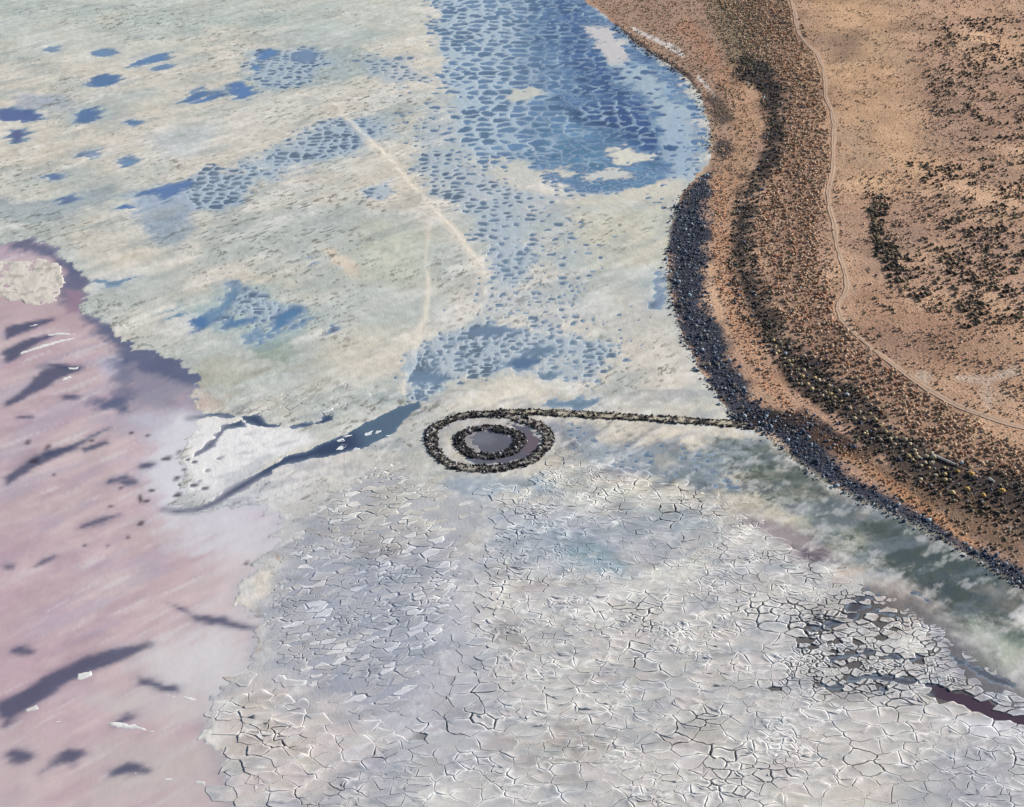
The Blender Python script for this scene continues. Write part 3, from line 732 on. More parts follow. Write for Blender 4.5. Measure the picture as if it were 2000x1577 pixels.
for poly in DARK_STREAK:
    Wt.paint(poly, (104, 104, 132), 0.55, 7, 1.5, 3.0)
    Wt.paint(poly, (78, 82, 110), 0.8, 2.6, 1.2, 2.6)
Wt.st = st_soft
for poly in RIVER:
    Wt.paint(poly, (62, 74, 102), 1, 6, 1.5)
Wt.paint(L([(820, 790), (790, 806), (750, 832), (700, 858)], [40, 60, 80, 70]), (100, 122, 142), 0.8, 10, 3)
for cx, cy, rx, ry in BLOTS:
    Wt.paint(E(cx, cy, rx, ry, -12), (66, 54, 70), 0.95, 1.5, 1.0)
for poly in LR_DARK:
    Wt.paint(poly, (84, 80, 86), 1, 4, 2)
Wt.paint([(1820, 1330), (2050, 1390), (2050, 1440), (1820, 1380)], (78, 62, 76), 1, 5, 3)
Wt.paint(E(980, 868, 90, 50), (104, 100, 110), 0.9, 6, 4)
Wt.paint(E(940, 858, 30, 12), (126, 128, 138), 0.8, 5, 4)
Wt.paint(E(1040, 866, 22, 24), (116, 100, 108), 0.7, 5, 4)
bzg = bz.reshape(bny, bnx).copy()
low = bzg.copy()
for _ in range(4):
    low[1:-1, 1:-1] = np.minimum.reduce([low[1:-1, 1:-1], low[:-2, 1:-1], low[2:, 1:-1], low[1:-1, :-2], low[1:-1, 2:]])
dry = low.ravel()[bed_index(wx_, wy_)] > 0.03
water_me = grid_mesh('shallow_water', wnx, wny, np.stack([wx_, wy_, wx_ * 0], 1), Wt.col, (wd > 20) | (dry & (wy_ > 640) & (wy_ < 2600)), M_WATER)
link('shallow_water', water_me, kind='structure')

# ---- salt plates
def sites_in(poly, spacing, aspect, ang, seed):
    """scattered plate centres; spacing(x, y) in metres, stretched by aspect along ang"""
    wp = [tuple(q) for q in ground(poly)]
    pa = np.array(wp)
    g = np.random.default_rng(seed)
    c, s = math.cos(ang), math.sin(ang)
    n = 60000
    pts = pa.min(0) - 30 + g.random((n, 2)) * (np.ptp(pa, axis=0) + 60)
    inside = poly_sd(pts[:, 0], pts[:, 1], wp) < 14
    pts = pts[inside]
    q = np.stack([(pts[:, 0] * c + pts[:, 1] * s) / aspect, -pts[:, 0] * s + pts[:, 1] * c], 1)
    rad = spacing(pts[:, 0], pts[:, 1])
    cell = 8.0
    book, keep = {}, []
    for i in range(len(pts)):
        qx, qy, rr = q[i, 0], q[i, 1], rad[i]
        cx, cy = int(qx // cell), int(qy // cell)
        ok, reach = True, int(rr // cell) + 1
        for ax in range(cx - reach, cx + reach + 1):
            for ay in range(cy - reach, cy + reach + 1):
                for j in book.get((ax, ay), ()):
                    if (q[j, 0] - qx) ** 2 + (q[j, 1] - qy) ** 2 < rr * rr:
                        ok = False
                        break
                if not ok:
                    break
            if not ok:
                break
        if ok:
            book.setdefault((cx, cy), []).append(i)
            keep.append(i)
    return pts[keep], q[keep], (c, s, aspect), wp


def voronoi(q):
    vs, _, tris, _, _, _ = delaunay_2d_cdt([Vector((float(a), float(b))) for a, b in q], [], [], 0, 1e-6)
    v = np.array([(p.x, p.y) for p in vs])
    t = np.array([list(f) for f in tris])
    A, Bv, C = v[t[:, 0]], v[t[:, 1]], v[t[:, 2]]
    d = 2 * (A[:, 0] * (Bv[:, 1] - C[:, 1]) + Bv[:, 0] * (C[:, 1] - A[:, 1]) + C[:, 0] * (A[:, 1] - Bv[:, 1]))
    a2, b2, c2 = (A ** 2).sum(1), (Bv ** 2).sum(1), (C ** 2).sum(1)
    cc = np.stack([(a2 * (Bv[:, 1] - C[:, 1]) + b2 * (C[:, 1] - A[:, 1]) + c2 * (A[:, 1] - Bv[:, 1])) / d,
                   (a2 * (C[:, 0] - Bv[:, 0]) + b2 * (A[:, 0] - C[:, 0]) + c2 * (Bv[:, 0] - A[:, 0])) / d], 1)
    per = [[] for _ in range(len(v))]
    for k, f in enumerate(t):
        for j in f:
            per[j].append(k)
    out = []
    for j, ks in enumerate(per):
        if len(ks) < 4:
            continue
        p = cc[ks]
        rel = p - v[j]
        if np.hypot(rel[:, 0], rel[:, 1]).max() > 30:
            continue
        ang = np.arctan2(rel[:, 1], rel[:, 0])
        out.append((j, p[np.argsort(ang)]))
    return v, out


def bed_tint(x, y):
    """colour of the salt surface at a place, read from the bed's own colours"""
    i = bed_index(x, y)
    return plate_tint[i], bz[i]


def plate_geometry(poly, ctr, gap, floor, rim, dish, tint, rimc, g, tilt, crack=0.5):
    """a slightly dished crust plate; its rim is turned up and crusted white only in stretches"""
    n = len(poly)
    d = poly - ctr
    ln = np.hypot(d[:, 0], d[:, 1]) + 1e-6
    u = d / ln[:, None]
    k = sstep(-0.4, 0.5, vnoise(poly[:, 0] / 8.5, poly[:, 1] / 6.5, 77) + 0.35 * vnoise(poly[:, 0] / 1.7, poly[:, 1] / 1.7, 78)) * sstep(-1.1, -0.2, fbm(poly[:, 0] / 55, poly[:, 1] / 45, 2, 82))
    hr = floor + rim * k * (0.75 + 0.5 * vnoise(poly[:, 0] / 1.3, poly[:, 1] / 1.3, 79))
    gp = gap + crack * sstep(-0.3, 0.7, vnoise(poly[:, 0] / 11.0, poly[:, 1] / 8.0, 80) + 0.3 * vnoise(poly[:, 0] / 2.2, poly[:, 1] / 2.2, 81))
    base = np.maximum(ln - gp, ln * 0.2)
    kc = k[:, None]
    edge = tint * (1 - kc) + rimc * kc
    wid = 0.35 + 0.55 * k
    rings = []
    for dist, z, colr in ((base, np.full(n, -0.15), tint * 0.6), (base, hr, edge), (np.maximum(base - wid, ln * 0.15), hr - 0.03, edge),
                          (np.maximum(base - wid - 2.0, ln * 0.30), np.full(n, floor - 0.03), tint)):
        p = ctr + u * dist[:, None]
        z = z + ((p - ctr) @ tilt) * (z > -0.1)
        rings.append((np.column_stack([p, z]), np.broadcast_to(np.asarray(colr, float), (n, 3))))
    verts = np.concatenate([q[0] for q in rings] + [np.array([[ctr[0], ctr[1], floor - dish]])])
    cols = np.concatenate([q[1] for q in rings] + [np.array([tint])])
    a = np.arange(n)
    b = (a + 1) % n
    q = np.concatenate([np.stack([m * n + a, m * n + b, (m + 1) * n + b, (m + 1) * n + a], 1) for m in range(3)])
    t = np.stack([3 * n + a, 3 * n + b, np.full(n, 4 * n)], 1)
    loc, _ = bed_tint(verts[:, 0], verts[:, 1])
    ref, _ = bed_tint(ctr[None, 0], ctr[None, 1])
    cols = np.minimum(cols * (loc / ref), 0.86)
    return verts, cols, np.concatenate([q.ravel(), t.ravel()]), np.concatenate([np.full(3 * n, 4), np.full(n, 3)])


def near_dark(x, y, polys):
    d = np.full(x.shape, 99.0)
    for poly in polys:
        d = np.minimum(d, poly_sd(x, y, [tuple(q) for q in ground(poly)]))
    return d


BROKEN = [tuple(q) for q in ground([(1540, 1200), (1640, 1140), (1800, 1150), (1900, 1260), (2040, 1400), (1860, 1390), (1640, 1370), (1480, 1350), (1520, 1270)])]
PLATES = []


def make_plates(poly, spacing, aspect, ang, seed, style):
    pts, q, (c, s, asp), wp = sites_in(poly, spacing, aspect, ang, seed)
    v, cl = voronoi(q)
    g = np.random.default_rng(seed + 1)
    ctrs, polys = [], []
    for j, p in cl:
        # back to metres, each side broken in two and roughened (neighbours share the roughness)
        p = np.stack([p[:, 0] * asp, p[:, 1]], 1)
        p = np.stack([p[:, 0] * c - p[:, 1] * s, p[:, 0] * s + p[:, 1] * c], 1)
        nx_ = np.roll(p, -1, 0)
        p = np.stack([p, 0.75 * p + 0.25 * nx_, (p + nx_) / 2, 0.25 * p + 0.75 * nx_], 1).reshape(-1, 2)
        p = p + np.stack([2.1 * vnoise(p[:, 0] / 7, p[:, 1] / 7, 5) + 0.55 * vnoise(p[:, 0] / 2.1, p[:, 1] / 2.1, 6),
                          2.1 * vnoise(p[:, 0] / 6, p[:, 1] / 6, 9) + 0.55 * vnoise(p[:, 0] / 2.1, p[:, 1] / 2.1, 10)], 1) * (1.0 if style == 'B' else 0.75)
        ctrs.append(p.mean(0))
        polys.append(p)
    ctrs = np.array(ctrs)
    ok = poly_sd(ctrs[:, 0], ctrs[:, 1], wp) + 9 * fbm(ctrs[:, 0] / 14, ctrs[:, 1] / 14, 2, 33) < 0
    ring = np.hypot((ctrs[:, 0] - SPIN_C[0]) / 54, (ctrs[:, 1] - SPIN_C[1]) / 54)
    ok &= ring > 1.05
    ok &= ctrs[:, 1] > 560
    tint, zb = bed_tint(ctrs[:, 0], ctrs[:, 1])
    wet = near_dark(ctrs[:, 0], ctrs[:, 1], LR_DARK + RIVER)
    drift = fbm(ctrs[:, 0] / 38, ctrs[:, 1] / 38, 3, 123)
    rim_d = -poly_sd(ctrs[:, 0], ctrs[:, 1], wp)
    for k in np.nonzero(ok)[0]:
        p, ct = polys[k], ctrs[k]
        rr = np.hypot(*(p - ct).T)
        if rr.max() > 3.2 * np.median(rr) or rr.max() > 24 or (rim_d[k] < 10 and g.random() < 0.35):
            continue
        low = 0.22 + 0.78 * float(sstep(2, 30, rim_d[k]))
        crack = 0.5
        if style == 'B':
            if wet[k] < 0.2:
                continue
            torn = float(sstep(10, -14, poly_sd(ct[None, 0], ct[None, 1], BROKEN))[0])
            if torn > 0.5 and g.random() < 0.07:
                continue
            gap = 0.02 + 0.05 * g.random() + (0.9 * g.random() if wet[k] < 7 else 0) + 0.75 * torn * g.random() ** 2
            if drift[k] > 0.6:
                gap += 0.5 * g.random()
            up = sstep(820, 940, ct[1]) * sstep(20, 120, ct[0])
            crack = 0.16 + 0.24 * sstep(0.0, 0.7, drift[k]) + 0.25 * up
            rim, floor, dish = (0.28 + 0.34 * g.random()) * (1 - 0.4 * up), 0.46 + 0.03 * g.random(), 0.16 + 0.18 * g.random()
            tn = tint[k] * (0.93 + 0.10 * g.random()) * (1 + 0.010 * g.normal(size=3))
            rc = np.minimum(tint[k] * 1.05 + 0.13, 0.86)
            tl = g.normal(0, 0.003, 2)
        else:
            if drift[k] > 0.3 and g.random() < 0.6 or g.random() < 0.08:
                continue
            if wet[k] < 1.0 and style != 'F':
                continue
            sz = np.hypot(*(p - ct).T).min()
            gap = sz * (0.06 + 0.40 * g.random() ** 1.7) if style != 'F' else sz * (0.15 + 0.5 * g.random())
            rim, floor, dish = 0.06 + 0.14 * g.random(), 0.12 + 0.06 * g.random(), 0.03
            b_ = g.random()
            tn = tint[k] * (0.80 + 0.18 * b_) + (0.14 if b_ > 0.78 else 0.0)
            rc = np.minimum(tn * 1.05 + 0.05, 0.86)
            tl = g.normal(0, 0.006, 2)
            if style == 'F':
                if g.random() < 0.55:
                    continue
                tn = rc = lin((230, 234, 236))
        floor, rim, dish = floor * low, rim * low * low, dish * low
        PLATES.append((ct, np.ptp(p[:, 0]) * np.ptp(p[:, 1]), plate_geometry(p, ct, gap, floor, rim, dish, np.minimum(tn, 0.86), rc, g, tl, crack)))


make_plates(PLATE_B, lambda x, y: np.interp(y, [640, 800, 1000, 1120], [7.6, 6.6, 5.2, 4.6]) * np.exp(0.60 * fbm(x / 20, y / 20, 2, 19)) * 0.88 * (1 - 0.42 * sstep(8, -20, poly_sd(x, y, BROKEN))), 1.5, math.radians(4), 11, 'B')
make_plates(PLATE_A, lambda x, y: np.interp(y, [700, 1000, 1120], [3.7, 3.4, 3.2]) * np.exp(0.55 * fbm(x / 26, y / 26, 2, 18)), 2.2, math.radians(30), 21, 'A')
make_plates(PLATE_C, lambda x, y: 4.2 + 1.2 * vnoise(x / 25, y / 25, 18), 2.6, math.radians(42), 25, 'A')
make_plates(L([(800, 800), (750, 832), (700, 858), (650, 876)], [26, 46, 42, 20]), lambda x, y: 4.6 + 0 * x, 1.6, math.radians(35), 27, 'F')
cdist = np.array([math.hypot(c[0][0], c[0][1], CAM_H) for c in PLATES])
vis = np.array([abs(c[0][0]) < 0.315 * (c[0][1] * math.cos(PITCH) + CAM_H * math.sin(PITCH)) and c[0][1] > 668 for c in PLATES])
size_on = np.array([c[1] for c in PLATES]) / cdist ** 2 * np.where(vis, 1, 1e-6)
order = np.argsort(-size_on)
for k in order[:300]:
    v_, c_, f_, s_ = PLATES[k][2]
    ct = PLATES[k][0]
    o = link('salt_plate', mesh_from('salt_plate', v_ - np.array([ct[0], ct[1], 0]), f_, s_, c_, M_PLATE), lake_bed)
    o.location = (ct[0], ct[1], 0)
V, Cc, Fc, Sz, off = [], [], [], [], 0
for k in order[300:]:
    v_, c_, f_, s_ = PLATES[k][2]
    V.append(v_)
    Cc.append(c_)
    Fc.append(f_ + off)
    Sz.append(s_)
    off += len(v_)
link('salt_plate_field', mesh_from('salt_plate_field', np.concatenate(V), np.concatenate(Fc), np.concatenate(Sz), np.concatenate(Cc), M_PLATE), lake_bed,
     kind='stuff', label='smaller plates of broken salt crust beyond the nearest ones')
print('plates', len(PLATES))

# ------------------------------------------------------------------ the hillside and its shore
VEG_BAND = [(1440, 125), (1480, 148), (1508, 172), (1515, 230), (1512, 290), (1490, 340), (1462, 385), (1450, 430), (1445, 490), (1452, 540), (1470, 590), (1500, 640),
            (1530, 690), (1575, 730), (1625, 765), (1665, 810), (1710, 850), (1770, 895), (1830, 928), (1900, 955), (1980, 990), (2100, 1040)]
VEG_W = [50, 58, 44, 38, 36, 36, 42, 42, 48, 62, 72, 64, 60, 70, 78, 70, 70, 80, 78, 88, 98, 108]
SHRUB_BAND = [(1440, -60), (1480, 10), (1505, 60), (1525, 110), (1548, 180), (1556, 260), (1560, 330), (1545, 400), (1530, 470), (1545, 540), (1570, 600), (1610, 660), (1680, 730), (1760, 800), (1840, 860), (1920, 905), (2020, 950)]
DARK_A = [(1386, 338), (1383, 420), (1382, 480), (1380, 540), (1390, 600), (1410, 660), (1430, 710), (1460, 760), (1490, 800), (1545, 830), (1500, 838), (1432, 820), (1404, 785), (1378, 745),
          (1349, 700), (1328, 650), (1312, 600), (1304, 545), (1302, 500), (1308, 450), (1318, 410), (1330, 382), (1352, 356)]
DARK_B = [(1450, 832), (1570, 835), (1612, 880), (1662, 925), (1732, 968), (1802, 1008), (1872, 1052), (1980, 1104), (2090, 1170), (2090, 1200), (1970, 1136), (1900, 1094), (1830, 1050), (1760, 1014),
          (1680, 978), (1600, 936), (1552, 898), (1510, 862)]
ROOT = [(1425, 812), (1480, 800), (1570, 800), (1620, 832), (1690, 880), (1640, 885), (1570, 850), (1500, 845), (1440, 836)]
ORANGE_A = L([(1398, 345), (1408, 420), (1406, 500), (1426, 570), (1452, 640), (1478, 700), (1503, 750), (1532, 786), (1552, 808)], [26, 32, 36, 46, 46, 40, 36, 26, 10])
ORANGE_B = L([(1608, 852), (1642, 880), (1700, 922), (1760, 962), (1815, 1000), (1855, 1036), (1920, 1075)], [10, 14, 16, 18, 20, 18, 12])
ROAD_PX = [(1535, -40), (1548, 10), (1556, 45), (1560, 66), (1576, 86), (1598, 106), (1609, 135), (1613, 165), (1612, 188), (1624, 214), (1630, 240), (1628, 290), (1628, 330), (1618, 375), (1621, 408), (1631, 440),
           (1635, 480), (1645, 512), (1653, 540), (1656, 562), (1648, 580), (1638, 592), (1637, 604), (1646, 626), (1666, 648), (1700, 678), (1740, 708), (1780, 738), (1812, 760), (1852, 784), (1900, 805), (1970, 828), (2070, 855), (2300, 900)]
DENSE_DARK = [([(1690, 375), (1740, 380), (1738, 440), (1760, 500), (1750, 560), (1712, 520), (1700, 450)], 3.4), ([(1770, 320), (2020, 300), (2020, 650), (1880, 640), (1790, 590), (1740, 540), (1760, 470), (1840, 400)], 2.2),
              ([(1780, 40), (2020, 30), (2020, 330), (1880, 320), (1820, 220)], 1.5), ([(1840, 500), (2020, 460), (2020, 600), (1880, 620)], 3.0)]

hx, hy, hnx, hny = fan(540, 540, 700, 2160)
hdist = land_d(hx, hy)
hz = hill_z(hx, hy, hdist)
Hf = Field(hx, hy, on_hill)
k1 = sstep(-0.6, 0.6, Hf.n3)[:, None]
k2 = sstep(0.1, 0.9, fbm(hx / 70, hy / 70, 4, 201))[:, None]
Hf.col = lin((222, 182, 150)) * (1 - k1) + lin((200, 162, 138)) * k1
Hf.col = Hf.col * (1 - 0.75 * k2) + lin((170, 140, 122)) * 0.75 * k2
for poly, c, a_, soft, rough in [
        ([(1560, -60), (1720, -60), (1780, 180), (1820, 330), (1700, 400), (1640, 330), (1600, 180)], (230, 188, 146), 0.6, 40, 20),
        ([(1590, 70), (1690, 60), (1680, 110), (1620, 130)], (170, 142, 124), 0.7, 20, 14),
        ([(1620, 250), (1720, 230), (1730, 330), (1650, 350)], (178, 148, 126), 0.6, 25, 16),
        ([(1545, 60), (1590, 150), (1590, 330), (1560, 330), (1550, 200), (1520, 80)], (216, 172, 128), 0.8, 14, 8),
        ([(1640, 560), (1980, 620), (1980, 820), (1800, 740), (1680, 650)], (180, 142, 118), 0.7, 30, 16),
        (L(SHRUB_BAND, 110), (166, 134, 114), 0.85, 22, 16),  # brown ground under the shrubs, darkened to carry their shade in the colour
        ([(1050, -80), (1400, -80), (1440, 30), (1500, 110), (1440, 160), (1430, 330), (1392, 345), (1385, 240), (1340, 150)], (180, 150, 130), 0.9, 10, 8),
        (L([(1330, 45), (1370, 80), (1400, 130), (1410, 165)], [30, 30, 26, 20]), (200, 150, 122), 0.7, 12, 8),
        ([(1360, -60), (1440, -40), (1480, 60), (1490, 130), (1430, 130)], (150, 136, 112), 0.7, 14, 10),
        (L([(1420, 130), (1450, 200), (1460, 260), (1430, 340), (1410, 420)], 50), (190, 150, 118), 0.6, 12, 8),
        (L(VEG_BAND, VEG_W), (54, 52, 54), 0.88, 8, 15),
        (L([(1385, 185), (1405, 215), (1420, 240)], [20, 34, 26]), (80, 72, 70), 0.85, 7, 6), (E(1413, 292, 18, 18), (62, 60, 66), 0.9, 6, 6),
        ([(1600, 840), (1720, 900), (1800, 940), (1990, 1000), (1990, 1090), (1860, 1040), (1740, 960), (1640, 890)], (124, 100, 82), 0.85, 10, 8),
        (ORANGE_A, (208, 164, 134), 0.85, 6, 8), (ORANGE_B, (206, 156, 118), 0.9, 4, 4),
        (DARK_A, (50, 62, 80), 0.95, 6, 11), (DARK_B, (52, 64, 82), 0.95, 4, 5), (ROOT, (58, 50, 50), 0.95, 5, 5),
        (L([(1560, 838), (1640, 872), (1700, 902)], [14, 26, 14]), (96, 74, 64), 0.8, 5, 4),
        ([(1466, 836), (1500, 832), (1520, 850), (1545, 878), (1530, 884), (1490, 858)], (222, 194, 168), 0.95, 2.5, 3),
        (L([(1500, 858), (1545, 894), (1600, 936), (1680, 979), (1760, 1014), (1830, 1049), (1900, 1094), (1980, 1142)], 12), (168, 164, 150), 0.9, 3, 3),
        (L([(1378, 225), (1388, 280), (1384, 318), (1360, 350)], 12), (196, 172, 148), 0.9, 3, 3),
        (L([(1200, 48), (1245, 84), (1300, 120), (1345, 150), (1366, 185)], 9), (86, 76, 74), 0.85, 3, 3),
        (L([(1232, 52), (1255, 66), (1292, 84), (1318, 96), (1335, 110)], [4, 7, 9, 14, 6]), (236, 224, 216), 1, 1.5, 2), (L([(1362, 150), (1378, 166), (1396, 188)], [7, 9, 4]), (234, 222, 212), 1, 1.5, 2),
        ([(1780, 728), (1810, 722), (1822, 742), (1810, 760), (1785, 748)], (224, 198, 176), 0.95, 4, 4), (E(1660, 566, 13, 10), (204, 172, 146), 0.9, 4, 3),
        (L([(1860, 736), (1900, 742), (1940, 740), (1990, 720)], [5, 14, 20, 18]), (226, 202, 182), 0.95, 5, 4), (L([(1925, 748), (1932, 775), (1928, 800)], [20, 28, 12]), (222, 198, 178), 0.95, 6, 5),
        ([(1900, 745), (1990, 760), (1990, 790), (1940, 790)], (200, 172, 148), 0.7, 8, 6)]:
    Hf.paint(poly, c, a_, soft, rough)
Hf.paint(L(SHORE_PX[13:24], 9), (186, 184, 168), 0.85, 2.5, 4)
mid = fbm(hx / 22, hy / 22, 4, 305)
Hf.col *= (1 + np.stack([0.10 * mid, 0.12 * mid, 0.13 * mid], 1))
# mixed rubble inside the dark shore belts
mot = sstep(0.35, 0.9, fbm(hx / 6, hy / 6, 3, 303))[:, None] * sstep(70, 40, hdist)[:, None] * 0.35
Hf.col = Hf.col * (1 - mot) + lin((128, 120, 116)) * mot
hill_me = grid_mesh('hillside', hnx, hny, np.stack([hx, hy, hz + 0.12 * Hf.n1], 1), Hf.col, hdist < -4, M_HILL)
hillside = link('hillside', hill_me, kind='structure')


def smooth_line(p, n):
    p = np.asarray(p, float)
    s = np.concatenate([[0], np.cumsum(np.hypot(*np.diff(p, axis=0).T))])
    t = np.linspace(0, s[-1], n)
    q = np.stack([np.interp(t, s, p[:, 0]), np.interp(t, s, p[:, 1])], 1)
    for _ in range(3):
        q[1:-1] = 0.25 * q[:-2] + 0.5 * q[1:-1] + 0.25 * q[2:]
    return q


# dirt road: two worn wheel tracks with a low tufted crown between
rc_ = smooth_line(on_hill(ROAD_PX), 900)
tg = np.gradient(rc_, axis=0)
tg /= np.linalg.norm(tg, axis=1)[:, None]
nr = np.stack([-tg[:, 1], tg[:, 0]], 1)
prof = [(-4.0, -0.3), (-3.3, 0.16), (-2.5, 0.06), (-1.6, 0.03), (-0.8, 0.10), (0, 0.13), (0.8, 0.10), (1.6, 0.03), (2.5, 0.06), (3.3, 0.16), (4.0, -0.3)]
pc = [(196, 158, 128), (176, 142, 116), (212, 182, 158), (220, 192, 170), (206, 174, 148), (190, 156, 128), (206, 174, 148), (220, 192, 170), (212, 182, 158), (164, 130, 104), (186, 150, 122)]
wob = 0.82 + 0.30 * fbm(np.arange(900) / 16.0, np.zeros(900), 3, 5)
rv, rcol = [], []
for (o_, dz), c in zip(prof, pc):
    p = rc_ + nr * (o_ * wob)[:, None]
    rv.append(np.column_stack([p, hill_z(p[:, 0], p[:, 1]) + 0.16 + dz]))
    rcol.append(np.broadcast_to(lin(c), (900, 3)) * (1 + 0.16 * fbm(np.arange(900) / 9.0, np.full(900, o_ * 1.7), 3, 9))[:, None])
rv, rcol = np.stack(rv, 1).reshape(-1, 3), np.stack(rcol, 1).reshape(-1, 3)
road_me = grid_mesh('dirt_road', len(prof), 900, rv, rcol, np.zeros(len(rv), bool), M_ROAD)
link('dirt_road', road_me, kind='structure')

# ------------------------------------------------------------------ rocks and shrubs
def ico():
    t = (1 + 5 ** 0.5) / 2
    v = np.array([(-1, t, 0), (1, t, 0), (-1, -t, 0), (1, -t, 0), (0, -1, t), (0, 1, t), (0, -1, -t), (0, 1, -t), (t, 0, -1), (t, 0, 1), (-t, 0, -1), (-t, 0, 1)], float)
    v /= np.linalg.norm(v[0])
    f = np.array([(0, 11, 5), (0, 5, 1), (0, 1, 7), (0, 7, 10), (0, 10, 11), (1, 5, 9), (5, 11, 4), (11, 10, 2), (10, 7, 6), (7, 1, 8), (3, 9, 4), (3, 4, 2), (3, 2, 6), (3, 6, 8), (3, 8, 9),
                  (4, 9, 5), (2, 4, 11), (6, 2, 10), (8, 6, 7), (9, 8, 1)])
    return v, f


def subdivide(v, f):
    v = [tuple(p) for p in v]
    mid, out = {}, []
    def m(a, b):
        k = (min(a, b), max(a, b))
        if k not in mid:
            p = np.array(v[a]) + np.array(v[b])
            v.append(tuple(p / np.linalg.norm(p)))
            mid[k] = len(v) - 1
        return mid[k]
    for a, b, c in f:
        ab, bc, ca = m(a, b), m(b, c), m(c, a)
        out += [(a, ab, ca), (b, bc, ab), (c, ca, bc), (ab, bc, ca)]
    return np.array(v), np.array(out)


IV, IF = ico()
IV2, IF2 = subdivide(IV, IF)
IF_TOP = IF[IV[IF].mean(1)[:, 2] > -0.6]                      # the buried underside is left off


def rock_shape(g):
    v = IV * (1 + g.uniform(-0.28, 0.22, (12, 1)))
    v = v * np.array([1, g.uniform(0.65, 0.95), g.uniform(0.55, 0.85)])
    # flat broken faces: flatten a random side or two
    for _ in range(2):
        n = g.normal(size=3)
        n /= np.linalg.norm(n)
        h = v @ n
        v = v - np.outer(np.maximum(h - 0.55, 0), n) * 0.8
    v[:, 2] += 0.25
    return v, IF_TOP


def bush_shape(g, fine):
    """a rounded shrub of ragged leaf clumps"""
    v, f = (IV2, IF2) if fine else (IV, IF_TOP)
    v = v * (1 + g.uniform(-0.30, 0.26, (len(v), 1)))
    v = v * np.array([1, g.uniform(0.8, 1.0), g.uniform(0.75, 1.05)])
    v[:, 2] += 0.5
    v[:, 2] = np.maximum(v[:, 2], -0.15)
    if not fine:
        return v, f
    vs, fs = [v * 0.86], [f]
    off = len(v)
    for k in range(34):                                     # leafy sprays standing out of the body
        a, el = g.uniform(0, 6.283), g.uniform(0.05, 1.4)
        d = np.array([math.cos(a) * math.cos(el), math.sin(a) * math.cos(el), math.sin(el)])
        p = d * g.uniform(0.72, 0.98) * np.array([1, 0.92, 0.78]) + np.array([0, 0, 0.36])
        t1 = np.cross(d, g.normal(size=3))
        t1 /= np.linalg.norm(t1)
        t2 = np.cross(d, t1)
        s = g.uniform(0.14, 0.30)
        vs.append(np.array([p + t1 * s, p - t1 * s * 0.5 + t2 * s * 0.9, p - t1 * s * 0.5 - t2 * s * 0.9, p + d * s * 1.1]))
        fs.append(np.array([(0, 1, 3), (1, 2, 3), (2, 0, 3)]) + off)
        off += 4
    return np.concatenate(vs), np.concatenate(fs)


def scatter_mesh(name, shapes, pos, size, rot, cols, mat, spread=0.0, g=rng):
    """many small rocks or shrubs as one mesh"""
    pick = g.integers(0, len(shapes), len(pos))
    V, F, C, off = [], [], [], 0
    for k, (sv, sf) in enumerate(shapes):
        i = np.nonzero(pick == k)[0]
        if len(i) == 0:
            continue
        c, s = np.cos(rot[i]), np.sin(rot[i])
        x = sv[None, :, 0] * c[:, None] - sv[None, :, 1] * s[:, None]
        y = sv[None, :, 0] * s[:, None] + sv[None, :, 1] * c[:, None]
        z = np.broadcast_to(sv[None, :, 2], x.shape)
        v = np.stack([x, y, z], -1) * size[i][:, None, None] + pos[i][:, None, :]
        V.append(v.reshape(-1, 3))
        F.append((sf[None] + (np.arange(len(i)) * len(sv))[:, None, None]).reshape(-1) + off)
        cc = np.repeat(cols[i][:, None, :], len(sv), 1)
        if spread:
            cc = cc * (1 + spread * g.uniform(-1, 1, cc.shape[:2] + (1,)))
        C.append(cc.reshape(-1, 3))
        off += len(i) * len(sv)
    F = np.concatenate(F)
    return mesh_from(name, np.concatenate(V), F, np.full(len(F) // 3, 3), np.concatenate(C), mat, smooth=False)


g1 = np.random.default_rng(101)
ROCKS = [rock_shape(g1) for _ in range(14)]
BUSH_LOW = [bush_shape(g1, False) for _ in range(14)]
def tuft_shape(g):
    a = np.arange(6) * 1.0472 + g.uniform(-0.3, 0.3, 6)
    r = g.uniform(0.7, 1.15, 6)
    v = np.column_stack([np.cos(a) * r, np.sin(a) * r, g.uniform(-0.1, 0.15, 6)])
    v = np.vstack([v, [[g.uniform(-0.2, 0.2), g.uniform(-0.2, 0.2), g.uniform(0.9, 1.3)]]])
    return v, np.array([(i, (i + 1) % 6, 6) for i in range(6)])


TUFTS = [tuft_shape(g1) for _ in range(10)]
BUSH_FINE = [bush_shape(g1, True) for _ in range(7)]


def inside(pts, poly, place=on_hill):
    return poly_sd(pts[:, 0], pts[:, 1], [tuple(q) for q in place(poly)])


def to_px(x, y, z):
    zc = y * math.cos(PITCH) + (CAM_H - z) * math.sin(PITCH)
    yc = y * math.sin(PITCH) - (CAM_H - z) * math.cos(PITCH)
    return 1000 + FPX * x / zc, 788.5 - FPX * yc / zc, zc


def in_view(p, m=0):
    px, py, _ = to_px(p[:, 0], p[:, 1], p[:, 2])
    return (px > m) & (px < 2000 - m) & (py > m) & (py < 1577 - m)


def random_in(poly, per100, seed, place=on_hill):
    """evenly random places inside an outline, per100 of them to 100 square metres"""
    wp = place(poly)
    g = np.random.default_rng(seed)
    lo, ext = wp.min(0), np.ptp(wp, axis=0)
    n = int(ext[0] * ext[1] / 100 * per100)
    p = lo + g.random((n, 2)) * ext
    return p[poly_sd(p[:, 0], p[:, 1], [tuple(q) for q in wp]) < 0]


def with_z(p, sink=0.0):
    return np.column_stack([p, hill_z(p[:, 0], p[:, 1]) - sink])


